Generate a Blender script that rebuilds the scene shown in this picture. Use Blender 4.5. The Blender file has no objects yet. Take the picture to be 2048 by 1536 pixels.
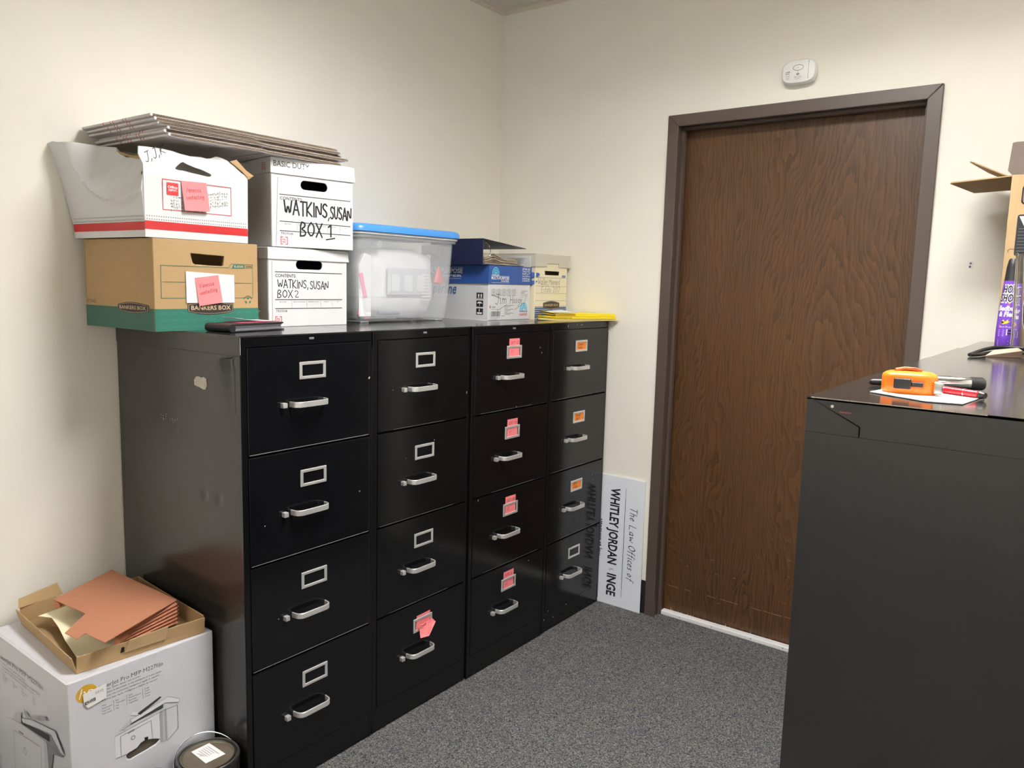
import bpy, bmesh, math, random
from mathutils import Vector, Matrix
from mathutils.geometry import delaunay_2d_cdt
random.seed(7)
PI = math.pi
scene = bpy.context.scene
C = scene.collection

# ------------------------------------------------------------------ camera, world, exposure
cam_d = bpy.data.cameras.new('camera')
cam = bpy.data.objects.new('camera', cam_d); C.objects.link(cam)
yaw, pitch, roll = 0.6479, -0.1283, 0.0256
f = Vector((math.cos(yaw)*math.cos(pitch), math.sin(yaw)*math.cos(pitch), math.sin(pitch)))
r = Vector((math.sin(yaw), -math.cos(yaw), 0)); u = r.cross(f)
r2 = math.cos(roll)*r + math.sin(roll)*u; u2 = -math.sin(roll)*r + math.cos(roll)*u
M = Matrix((( r2.x, u2.x, -f.x, -3.074), (r2.y, u2.y, -f.y, -2.431), (r2.z, u2.z, -f.z, 1.4734), (0, 0, 0, 1)))
cam.matrix_world = M
cam_d.sensor_fit = 'HORIZONTAL'; cam_d.sensor_width = 36; cam_d.lens = 36*1552.2/2048
cam_d.clip_start = 0.02
scene.camera = cam
world = bpy.data.worlds.new('world'); scene.world = world; world.use_nodes = True
world.node_tree.nodes['Background'].inputs[0].default_value = (0.8, 0.85, 0.9, 1)
world.node_tree.nodes['Background'].inputs[1].default_value = 0.05
scene.view_settings.view_transform = 'Standard'
scene.view_settings.look = 'None'
scene.view_settings.gamma = 1
scene.view_settings.use_curve_mapping = False
scene.view_settings.exposure = 0.0
LIGHT = 58.0                     # brightness of the ceiling light diffusers
LIGHTS = [(-1.83, -2.44), (-6.1, -2.44)]   # near corner of each 0.61 x 1.22 m fixture
CEIL = 2.765

# ------------------------------------------------------------------ materials
def srgb(r, g, b):
    return tuple(((c/255)/12.92 if c/255 <= .04045 else ((c/255+.055)/1.055)**2.4) for c in (r, g, b)) + (1,)
MATS = {}
def mat(name, col, rough=.6, metal=0, spec=.5, noise=0, nscale=40, bump=0, bscale=200, alpha=1, trans=0, coat=0, stretch=None, ior=None):
    if name in MATS: return MATS[name]
    m = bpy.data.materials.new(name); m.use_nodes = True
    nt = m.node_tree; b = nt.nodes['Principled BSDF']
    if len(col) == 3: col = tuple(col)+(1,)
    b.inputs['Base Color'].default_value = col
    b.inputs['Roughness'].default_value = rough; b.inputs['Metallic'].default_value = metal
    b.inputs['Specular IOR Level'].default_value = spec
    b.inputs['Alpha'].default_value = alpha
    b.inputs['Transmission Weight'].default_value = trans
    b.inputs['Coat Weight'].default_value = coat
    if ior: b.inputs['IOR'].default_value = ior
    if noise or bump:
        tc = nt.nodes.new('ShaderNodeTexCoord')
        mp = nt.nodes.new('ShaderNodeMapping'); nt.links.new(tc.outputs['Object'], mp.inputs[0])
        if stretch: mp.inputs['Scale'].default_value = stretch
    if noise:
        n = nt.nodes.new('ShaderNodeTexNoise'); n.inputs['Scale'].default_value = nscale; n.inputs['Detail'].default_value = 5
        nt.links.new(mp.outputs[0], n.inputs['Vector'])
        mx = nt.nodes.new('ShaderNodeMix'); mx.data_type = 'RGBA'
        mx.inputs[6].default_value = tuple(max(0, c*(1-noise)) for c in col[:3])+(1,)
        mx.inputs[7].default_value = tuple(min(1, c*(1+noise)) for c in col[:3])+(1,)
        nt.links.new(n.outputs[0], mx.inputs[0]); nt.links.new(mx.outputs[2], b.inputs['Base Color'])
    if bump:
        n2 = nt.nodes.new('ShaderNodeTexNoise'); n2.inputs['Scale'].default_value = bscale; n2.inputs['Detail'].default_value = 3
        nt.links.new(mp.outputs[0], n2.inputs['Vector'])
        bp = nt.nodes.new('ShaderNodeBump'); bp.inputs['Strength'].default_value = bump; bp.inputs['Distance'].default_value = .002
        nt.links.new(n2.outputs[0], bp.inputs['Height']); nt.links.new(bp.outputs[0], b.inputs['Normal'])
    MATS[name] = m; return m

m_wall = mat('cream_wall_paint', (.88, .845, .76), .5, noise=.03, nscale=3, bump=.15, bscale=90)
m_ceil = mat('ceiling_tile_white', (.72, .69, .62), .9, noise=.08, nscale=120, bump=.6, bscale=160)
m_grid = mat('ceiling_grid_metal', (.75, .72, .66), .5)
m_housing_addlouver = mat('housing_and_added_louver_aluminium', (.62, .62, .62), .4)
m_trimc = mat('wall_angle_cream', (.72, .66, .58), .5)
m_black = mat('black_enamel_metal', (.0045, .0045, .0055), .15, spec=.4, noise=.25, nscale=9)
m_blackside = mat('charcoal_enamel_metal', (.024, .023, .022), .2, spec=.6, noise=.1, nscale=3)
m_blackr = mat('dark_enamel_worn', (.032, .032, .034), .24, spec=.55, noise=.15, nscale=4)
m_topm = mat('glossy_dark_top', (.022, .021, .02), .13, spec=.7, noise=.2, nscale=8)
m_void = mat('black_void', (.002, .002, .002), .9)
m_chrome = mat('brushed_nickel', (.72, .71, .70), .34, metal=.6, bump=.1, bscale=400)
m_chrome2 = mat('bright_chrome', (.8, .8, .8), .12, metal=1)
m_scuff = mat('bare_metal_scuff', (.5, .47, .4), .5, metal=.3, noise=.6, nscale=300)
m_scuffglint = mat('scratch_and_highlight_grey', (.3, .29, .28), .6)  # real scratches, and the painted highlights on the drawer lips
m_brown = mat('brown_painted_steel', (.088, .064, .054), .36, spec=.5, noise=.08, nscale=5)
m_base = mat('black_rubber_base', (.012, .013, .015), .5, noise=.5, nscale=80, bump=.5, bscale=120)
m_white = mat('white_strip_paint', (.78, .77, .77), .45)
m_kraft = mat('kraft_cardboard', (.40, .262, .125), .8, noise=.06, nscale=60, bump=.12, bscale=250)
m_kraftd = mat('kraft_cardboard_inner', (.36, .24, .115), .85, noise=.06, nscale=60)
m_kraftl = mat('kraft_cardboard_light', (.44, .30, .155), .8, noise=.06, nscale=40, bump=.1, bscale=250)
m_flute = mat('corrugated_flute_paper', (.60, .46, .31), .9)
m_whitecard = mat('white_cardboard', (.68, .687, .70), .55, noise=.03, nscale=15, bump=.1, bscale=120)
m_greycard = mat('grey_white_cardboard', (.72, .69, .69), .6, noise=.03, nscale=15)
m_printercard = mat('glossy_white_carton', (.60, .60, .645), .35, noise=.03, nscale=6, bump=.12, bscale=60)
m_ink = mat('black_ink', (.012, .012, .016), .6)
m_inkg = mat('grey_ink', (.16, .16, .18), .6)
m_inkr = mat('red_ink', (.50, .018, .022), .55)
m_inkrl = mat('logo_red_ink', (.58, .04, .042), .55)
m_inkw = mat('white_ink', (.85, .85, .85), .55)
m_inkgreen = mat('green_ink', (.022, .155, .11), .6, noise=.05)
m_green2 = mat('light_green_ink', (.045, .215, .155), .6)
m_inkbrown = mat('dark_brown_ink', (.03, .02, .018), .6)
m_tan = mat('tan_ink', (.6, .45, .28), .6)
m_blue = mat('royal_blue_carton', (.025, .085, .32), .45, noise=.05)
m_cyan = mat('cyan_ink', (.12, .5, .7), .5)
m_stripeb = mat('stripe_blue_ink', (.06, .12, .29), .6)
m_cream = mat('cream_cardboard', (.80, .73, .54), .65, noise=.03)
m_pink = mat('pink_note_paper', (.87, .22, .235), .7)
m_pinkink = mat('pencil_red_brown', (.35, .06, .07), .7)
m_orange = mat('orange_note_paper', (.95, .28, .04), .7)
m_paper = mat('white_paper', (.78, .775, .765), .7)
m_navy = mat('navy_vinyl', (.013, .017, .06), .35, spec=.5)
m_navyd = mat('navy_vinyl_inside', (.02, .022, .045), .45)
m_bluelid = mat('blue_plastic_lid', (.07, .29, .75), .3, spec=.5)
m_clear = mat('clear_polypropylene', (.86, .89, .93), .28, alpha=.25, spec=.5)
m_clearrim = mat('clear_plastic_rim', (.75, .77, .8), .3, alpha=.75)
m_bagp = mat('white_plastic_bag', (.84, .85, .85), .35, noise=.06, nscale=18, bump=.6, bscale=30)
m_greyp = mat('grey_plastic', (.42, .44, .48), .4)
m_redp = mat('red_plastic', (.75, .05, .07), .4)
m_pinkp = mat('pink_plastic_strip', (.88, .16, .36), .5)
m_yellow = mat('yellow_folder_card', (.90, .70, .02), .55, noise=.04)
m_manila = mat('manila_card', (.80, .66, .30), .6)
m_redrope = mat('redrope_card', (.42, .175, .095), .75, noise=.06, nscale=120)
m_redroped = mat('redrope_gusset', (.55, .22, .12), .75, noise=.15, nscale=40)
m_creamp = mat('cream_folder_paper', (.90, .82, .56), .7)
m_cantop = mat('dusty_can_lid', (.17, .14, .10), .5, metal=.4, noise=.45, nscale=14)
m_can = mat('dark_can_metal', (.03, .028, .027), .35, metal=.3)
m_rim = mat('can_rim_metal', (.20, .19, .18), .3, metal=.9)
m_gold = mat('gold_ink', (.60, .34, .03), .5)
m_or = mat('orange_abs_plastic', (.95, .22, .01), .35)
m_dkp = mat('dark_grey_plastic', (.016, .016, .018), .4)
m_redpen = mat('red_pen_plastic', (.55, .01, .03), .2, coat=.5)
m_purple = mat('purple_bottle', (.17, .055, .50), .35, noise=.25, nscale=25)
m_glass = mat('clear_glass', (.95, .97, .97), .03, trans=1, ior=1.45)
m_rubber = mat('black_cable_rubber', (.01, .01, .012), .4)
m_signw = mat('white_sign_board', (.80, .83, .90), .4)
m_signedge = mat('sign_edge_grey', (.2, .2, .2), .5)
m_abs = mat('white_abs_plastic', (.90, .90, .885), .4)
m_chip = mat('bare_wood_chip', (.65, .40, .20), .8)
m_scr = mat('light_wood_scratch', (.30, .17, .09), .7)
m_lens = [mat('print_grey_%d' % k, (v, v, v*1.08), .45) for k, v in enumerate((.70, .60, .48, .36, .24, .05))]

def wood_material():
    m = bpy.data.materials.new('dark_oak_veneer'); m.use_nodes = True; nt = m.node_tree; b = nt.nodes['Principled BSDF']
    L = nt.links.new; N = nt.nodes.new
    tc = N('ShaderNodeTexCoord')
    def noise(scale, vec, detail=3):
        mp = N('ShaderNodeMapping'); mp.inputs['Scale'].default_value = vec; L(tc.outputs['Object'], mp.inputs[0])
        n = N('ShaderNodeTexNoise'); n.inputs['Scale'].default_value = scale; n.inputs['Detail'].default_value = detail; L(mp.outputs[0], n.inputs['Vector']); return n
    # cathedral figure: long nested arches around three growth centres
    mp = N('ShaderNodeMapping'); mp.inputs['Location'].default_value = (0, 1.36, -.13); mp.inputs['Scale'].default_value = (0, 1, .085); L(tc.outputs['Object'], mp.inputs[0])
    wob = noise(2.6, (1, 1, .30), 4)
    add = N('ShaderNodeVectorMath'); add.operation = 'MULTIPLY_ADD'; add.inputs[1].default_value = (.0, .50, .16); L(wob.outputs['Color'], add.inputs[0]); L(mp.outputs[0], add.inputs[2])
    wv = N('ShaderNodeTexWave'); wv.wave_type = 'RINGS'; wv.rings_direction = 'SPHERICAL'; wv.wave_profile = 'SAW'; wv.inputs['Scale'].default_value = 24; wv.inputs['Distortion'].default_value = 3.0
    wv.inputs['Detail'].default_value = 3; wv.inputs['Detail Scale'].default_value = 5; L(add.outputs[0], wv.inputs['Vector'])
    pores = noise(330, (1, 1, .022), 2); tone = noise(2.2, (1, 1, .3), 2); mid = noise(120, (1, 1, .05), 4)
    def math_(op, a, b_):
        q = N('ShaderNodeMath'); q.operation = op
        for k, v in enumerate((a, b_)):
            if isinstance(v, (int, float)): q.inputs[k].default_value = v
            else: L(v, q.inputs[k])
        return q.outputs[0]
    f = math_('ADD', math_('MULTIPLY', wv.outputs['Fac'], .21), math_('MULTIPLY', pores.outputs[0], .34))
    f = math_('ADD', f, math_('MULTIPLY', tone.outputs[0], .22)); f = math_('ADD', f, math_('MULTIPLY', mid.outputs[0], .30))
    cr = N('ShaderNodeValToRGB'); cr.color_ramp.elements[0].position = .33; cr.color_ramp.elements[0].color = (.034, .0145, .0055, 1)
    cr.color_ramp.elements[1].position = .70; cr.color_ramp.elements[1].color = (.118, .054, .0195, 1)
    L(f, cr.inputs[0]); L(cr.outputs[0], b.inputs['Base Color'])
    b.inputs['Roughness'].default_value = .36; b.inputs['Specular IOR Level'].default_value = .5
    bp = N('ShaderNodeBump'); bp.inputs['Strength'].default_value = .12; bp.inputs['Distance'].default_value = .001
    L(pores.outputs[0], bp.inputs['Height']); L(bp.outputs[0], b.inputs['Normal'])
    return m
m_wood = wood_material()

def carpet_material():
    m = bpy.data.materials.new('grey_loop_carpet'); m.use_nodes = True; nt = m.node_tree; b = nt.nodes['Principled BSDF']
    tc = nt.nodes.new('ShaderNodeTexCoord')
    v = nt.nodes.new('ShaderNodeTexVoronoi'); v.inputs['Scale'].default_value = 300; nt.links.new(tc.outputs['Object'], v.inputs['Vector'])
    sep = nt.nodes.new('ShaderNodeSeparateColor'); nt.links.new(v.outputs['Color'], sep.inputs[0])
    cr = nt.nodes.new('ShaderNodeValToRGB'); cr.color_ramp.interpolation = 'CONSTANT'
    cols = [(0, (0.042, 0.044, 0.054)), (0.14, (0.12, 0.121, 0.124)), (0.36, (0.166, 0.157, 0.146)), (0.52, (0.078, 0.087, 0.107)), (0.66, (0.211, 0.203, 0.195)), (0.84, (0.147, 0.125, 0.098)), (0.93, (0.292, 0.286, 0.274))]
    e = cr.color_ramp.elements
    e[0].position = 0; e[0].color = cols[0][1]+(1,); e[1].position = cols[1][0]; e[1].color = cols[1][1]+(1,)
    for p, c in cols[2:]:
        q = e.new(p); q.color = c+(1,)
    nt.links.new(sep.outputs[0], cr.inputs[0]); nt.links.new(cr.outputs[0], b.inputs['Base Color'])
    b.inputs['Roughness'].default_value = .95; b.inputs['Specular IOR Level'].default_value = .1
    bp = nt.nodes.new('ShaderNodeBump'); bp.inputs['Strength'].default_value = .9; bp.inputs['Distance'].default_value = .004; bp.invert = True
    nt.links.new(v.outputs['Distance'], bp.inputs['Height']); nt.links.new(bp.outputs[0], b.inputs['Normal'])
    return m
m_carpet = carpet_material()

def emis(name, col, s):
    m = bpy.data.materials.new(name); m.use_nodes = True; b = m.node_tree.nodes['Principled BSDF']
    b.inputs['Base Color'].default_value = (.8, .8, .8, 1)
    b.inputs['Emission Color'].default_value = col+(1,); b.inputs['Emission Strength'].default_value = s
    return m
m_diff = emis('lit_light_diffuser', (1.0, .985, .96), LIGHT)

# ------------------------------------------------------------------ mesh builder
def inpoly(x, y, poly):
    c = False; n = len(poly); j = n-1
    for i in range(n):
        xi, yi = poly[i]; xj, yj = poly[j]
        if (yi > y) != (yj > y) and x < (xj-xi)*(y-yi)/(yj-yi)+xi: c = not c
        j = i
    return c
def tri2d(outer, holes=(), step=None):
    vs = []; es = []
    for lp in [outer]+list(holes):
        k = len(vs); n = len(lp); vs += [Vector(p) for p in lp]; es += [(k+i, k+(i+1) % n) for i in range(n)]
    if step:
        xs = [p[0] for p in outer]; ys = [p[1] for p in outer]
        nx = max(1, int((max(xs)-min(xs))/step)); ny = max(1, int((max(ys)-min(ys))/step))
        for i in range(1, nx):
            for j in range(1, ny):
                x = min(xs)+(max(xs)-min(xs))*i/nx; y = min(ys)+(max(ys)-min(ys))*j/ny
                if inpoly(x, y, outer) and not any(inpoly(x, y, h) for h in holes): vs.append(Vector((x, y)))
    o = delaunay_2d_cdt(vs, es, [], 0, 1e-7)
    V = [(v.x, v.y) for v in o[0]]; F = []
    for t in o[2]:
        cx = sum(V[i][0] for i in t)/len(t); cy = sum(V[i][1] for i in t)/len(t)
        if inpoly(cx, cy, outer) and not any(inpoly(cx, cy, h) for h in holes): F.append(tuple(t))
    return V, F
FRONT = lambda s, t, n: (s, -n, t)           # plane facing -y: s along x, t up
SIDE = lambda s, t, n: (-n, s, t)            # plane facing -x: s along y, t up
TOP = lambda s, t, n: (s, t, n)
def at(fr, o):                               # shift a frame
    return lambda s, t, n: tuple(a+b for a, b in zip(fr(s, t, n), o))
def rrect(x0, x1, y0, y1, rad, n=4):
    p = []
    for cx, cy, a0 in ((x1-rad, y0+rad, -PI/2), (x1-rad, y1-rad, 0), (x0+rad, y1-rad, PI/2), (x0+rad, y0+rad, PI)):
        for i in range(n+1):
            a = a0+PI/2*i/n; p.append((cx+rad*math.cos(a), cy+rad*math.sin(a)))
    return p
class MB:
    def __init__(s): s.v = []; s.f = []; s.m = []
    def add(s, v, f, m=0):
        k = len(s.v); s.v += [tuple(p) for p in v]
        for q in f: s.f.append(tuple(i+k for i in q)); s.m.append(m)
        return s
    def box(s, x0, x1, y0, y1, z0, z1, m=0):
        v = [(x, y, z) for x in (x0, x1) for y in (y0, y1) for z in (z0, z1)]
        return s.add(v, [(0, 1, 3, 2), (4, 6, 7, 5), (0, 4, 5, 1), (2, 3, 7, 6), (0, 2, 6, 4), (1, 5, 7, 3)], m)
    def hexa(s, p, m=0):                     # 8 points: bottom four in order, top four in order
        return s.add(p, [(3, 2, 1, 0), (4, 5, 6, 7), (0, 1, 5, 4), (1, 2, 6, 5), (2, 3, 7, 6), (3, 0, 4, 7)], m)
    def panel(s, outer, th, fr=FRONT, holes=(), step=None, warp=None, n0=0, m=0):
        V, F = tri2d(outer, holes, step); w = warp or (lambda a, b: 0)
        k = len(V); P = [fr(a, b, n0+w(a, b)) for a, b in V]+[fr(a, b, n0-th+w(a, b)) for a, b in V]
        E = {}
        for t in F:
            for i in range(len(t)):
                e = (t[i], t[(i+1) % len(t)]); E[e] = E.get(e, 0)+1
        fs = list(F)+[tuple(i+k for i in reversed(t)) for t in F]
        for (a, b) in E:
            if (b, a) not in E: fs.append((b, a, a+k, b+k))
        return s.add(P, fs, m)
    def flat(s, outer, fr=FRONT, n0=0, m=0, holes=()):
        V, F = tri2d(outer, holes)
        return s.add([fr(a, b, n0) for a, b in V], F, m)
    def tube(s, pts, rad, n=8, closed=False, m=0, flat=None):
        pts = [Vector(p) for p in pts]; k0 = len(s.v); N = len(pts); up = Vector((0, 0, 1)); V = []
        for i, p in enumerate(pts):
            a = pts[(i-1) % N] if (closed or i) else p; b = pts[(i+1) % N] if (closed or i < N-1) else p
            t = (b-a).normalized(); x = t.cross(up)
            if x.length < 1e-3: x = t.cross(Vector((1, 0, 0)))
            x.normalize(); y = x.cross(t).normalized(); rr = rad[i] if isinstance(rad, (list, tuple)) else rad
            ry = flat if flat else rr
            V += [p+x*math.cos(2*PI*j/n)*rr+y*math.sin(2*PI*j/n)*ry for j in range(n)]
        fs = []
        for i in range(N if closed else N-1):
            a = i*n; b = ((i+1) % N)*n
            fs += [(a+j, a+(j+1) % n, b+(j+1) % n, b+j) for j in range(n)]
        if not closed: fs += [tuple(reversed(range(n))), tuple(range((N-1)*n, N*n))]
        return s.add(V, fs, m)
    def lathe(s, prof, n=32, c=(0, 0, 0), m=0, sx=1, sy=1, caps=True):
        V = [(c[0]+rr*math.cos(2*PI*j/n)*sx, c[1]+rr*math.sin(2*PI*j/n)*sy, c[2]+z) for rr, z in prof for j in range(n)]
        fs = [(i*n+j, i*n+(j+1) % n, (i+1)*n+(j+1) % n, (i+1)*n+j) for i in range(len(prof)-1) for j in range(n)]
        if caps: fs += [tuple(reversed(range(n))), tuple(range((len(prof)-1)*n, len(prof)*n))]
        return s.add(V, fs, m)
    def loft(s, rings, caps=True, m=0):
        n = len(rings[0]); V = [p for q in rings for p in q]
        fs = [(i*n+j, i*n+(j+1) % n, (i+1)*n+(j+1) % n, (i+1)*n+j) for i in range(len(rings)-1) for j in range(n)]
        if caps: fs += [tuple(reversed(range(n))), tuple(range((len(rings)-1)*n, len(rings)*n))]
        return s.add(V, fs, m)
    def bar(s, a, b, w, h, m=0):             # rectangular bar between two points
        a, b = Vector(a), Vector(b); t = (b-a).normalized(); x = t.cross(Vector((0, 0, 1)))
        if x.length < 1e-3: x = Vector((1, 0, 0))
        x.normalize(); y = x.cross(t)
        q = [a+x*i*w/2+y*j*h/2 for i, j in ((-1, -1), (1, -1), (1, 1), (-1, 1))]+[b+x*i*w/2+y*j*h/2 for i, j in ((-1, -1), (1, -1), (1, 1), (-1, 1))]
        return s.hexa(q, m)
    def build(s, name, mats, parent=None, bevel=0, seg=1, smooth=None, label=None, recalc=True):
        me = bpy.data.meshes.new(name); me.from_pydata(s.v, [], s.f)
        if not isinstance(mats, (list, tuple)): mats = [mats]
        for q in mats: me.materials.append(q)
        for p, k in zip(me.polygons, s.m): p.material_index = k
        if bevel or recalc:
            bm = bmesh.new(); bm.from_mesh(me)
            if recalc:
                bmesh.ops.remove_doubles(bm, verts=bm.verts, dist=1e-6); bmesh.ops.recalc_face_normals(bm, faces=bm.faces)
            if bevel:
                es = [e for e in bm.edges if len(e.link_faces) == 2 and e.calc_face_angle(0) > .5]
                bmesh.ops.bevel(bm, geom=es, offset=bevel, segments=seg, affect='EDGES', clamp_overlap=True, profile=.5)
            bm.to_mesh(me); bm.free()
        if smooth is not None:
            for p in me.polygons: p.use_smooth = True
            me.set_sharp_from_angle(angle=math.radians(smooth))
        o = bpy.data.objects.new(name, me); C.objects.link(o)
        if parent: o.parent = parent
        if label: o['label'] = label
        return o
def tag(o, label=None, cat=None, group=None, kind=None):
    if label: o['label'] = label
    if cat: o['category'] = cat
    if group: o['group'] = group
    if kind: o['kind'] = kind
    return o
def thing(name, label, cat, loc=(0, 0, 0), rz=0, group=None):
    o = bpy.data.objects.new(name, None); C.objects.link(o); o.empty_display_size = .05
    o.location = loc; o.rotation_euler = (0, 0, rz)
    return tag(o, label, cat, group)
def struct(mb, name, mats, **k):
    return tag(mb.build(name, mats, **k), kind='structure')

# ------------------------------------------------------------------ flat print: lettering, lines, pen strokes
G = {  # pen-stroke letters on a 1-high grid: width; strokes
 'W': (1.0, '0,1 .22,0 .5,.75 .75,0 1,1'), 'A': (.8, '0,0 .4,1 .8,0;.15,.35 .65,.35'), 'T': (.7, '0,1 .7,1;.35,1 .35,0'),
 'K': (.7, '0,1 0,0;.65,1 0,.42 .7,0'), 'I': (.2, '.1,1 .1,0'), 'N': (.75, '0,0 0,1 .7,0 .75,1'), 'S': (.65, '.6,.85 .4,1 .1,.9 .05,.65 .55,.4 .6,.15 .3,0 0,.15'),
 'U': (.7, '0,1 .02,.25 .3,0 .6,.2 .7,1'), 'B': (.65, '0,0 .05,1 .5,.95 .55,.7 .1,.5 .6,.35 .55,.05 0,0'), 'O': (.8, '.4,1 .05,.7 .05,.3 .4,0 .75,.3 .75,.75 .4,1'),
 'X': (.7, '0,1 .7,0;.7,1 0,0'), 'E': (.6, '.6,1 0,1 0,0 .6,0;0,.5 .5,.5'), 'V': (.7, '0,1 .3,0 .7,1'), 'M': (.9, '0,0 .1,1 .42,.3 .75,1 .9,0'),
 'J': (.6, '.1,1 .7,1;.5,1 .45,.1 .25,-.1 0,.1'), 'H': (.75, '0,1 0,0;.7,1 .7,0;0,.5 .7,.5'), 'L': (.55, '0,1 0,0 .55,0'), 'Q': (.8, '.4,1 .05,.7 .05,.3 .4,0 .75,.3 .75,.75 .4,1;.5,.25 .85,-.1'),
 'D': (.7, '0,0 0,1 .5,.85 .65,.5 .5,.1 0,0'), 'R': (.65, '0,0 0,1 .5,.95 .5,.6 0,.5 .6,0'), 'C': (.65, '.6,.85 .35,1 .05,.6 .1,.2 .4,0 .65,.15'), '1': (.35, '.05,.8 .25,1 .25,0'),
 '2': (.6, '0,.8 .2,1 .5,.85 .5,.6 0,0 .6,.05'), '0': (.6, '.3,1 .05,.6 .1,.15 .3,0 .55,.35 .5,.8 .3,1'), '7': (.55, '0,1 .55,1 .2,0'), '8': (.6, '.5,.85 .3,1 .1,.8 .5,.3 .3,0 .05,.2 .5,.85'), '9': (.55, '.5,.7 .25,.55 .05,.8 .3,1 .5,.8 .45,0'),
 '4': (.6, '.4,0 .4,1 0,.35 .6,.35'), '5': (.55, '.55,1 .1,1 .05,.6 .4,.6 .5,.25 .25,0 0,.1'), ',': (.25, '.15,.08 .05,-.2'), '.': (.2, '.08,.0 .1,.06'), '&': (.7, '.6,0 .1,.75 .3,1 .45,.8 .05,.25 .25,0 .6,.35'), '/': (.4, '0,-.1 .45,1.05'),
 'a': (.5, '.42,.5 .2,.6 .03,.3 .2,.02 .42,.25;.42,.6 .44,.05 .52,.03'), 'b': (.5, '.05,1 .05,0 .3,.02 .45,.3 .3,.58 .07,.35'), 'c': (.42, '.4,.5 .2,.6 .03,.3 .2,.02 .42,.12'), 'd': (.5, '.42,.5 .2,.6 .03,.3 .2,.02 .42,.25;.45,1 .45,0'),
 'e': (.45, '.03,.32 .4,.38 .3,.6 .08,.5 .05,.15 .22,.02 .42,.14'), 'f': (.4, '.42,.95 .28,1 .18,.8 .14,-.1;.0,.58 .36,.58'), 'g': (.5, '.42,.5 .2,.6 .03,.3 .2,.05 .42,.25;.44,.6 .42,-.2 .2,-.35 .02,-.22'), 'h': (.5, '.05,1 .05,0;.05,.4 .25,.6 .4,.5 .42,0'),
 'i': (.2, '.08,.6 .1,.02 .18,.05;.1,.8 .11,.84'), 'l': (.22, '.08,1 .1,.04 .2,.04'), 'm': (.72, '.05,.6 .05,0;.05,.4 .2,.6 .33,.45 .34,0;.34,.4 .5,.6 .64,.45 .66,0'), 'n': (.5, '.05,.6 .05,0;.05,.4 .25,.6 .4,.45 .43,0'),
 'o': (.48, '.22,.6 .04,.35 .2,.02 .42,.25 .36,.52 .22,.6'), 'r': (.38, '.05,.6 .07,0;.07,.35 .2,.57 .36,.55'), 's': (.38, '.34,.52 .15,.6 .06,.45 .32,.2 .2,.02 .02,.1'), 't': (.36, '.16,.9 .14,.1 .26,.02 .34,.08;.0,.6 .34,.62'),
 'u': (.5, '.04,.6 .06,.15 .2,.02 .4,.25;.42,.6 .44,.02'), 'w': (.7, '.02,.6 .16,.02 .34,.5 .5,.02 .68,.6'), 'y': (.5, '.04,.6 .2,.1;.44,.6 .2,-.15 .04,-.35'), 'k': (.45, '.05,1 .05,0;.38,.6 .06,.25 .42,0'), ' ': (.35, ''), "'": (.15, '.08,1 .06,.85'),
}
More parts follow.
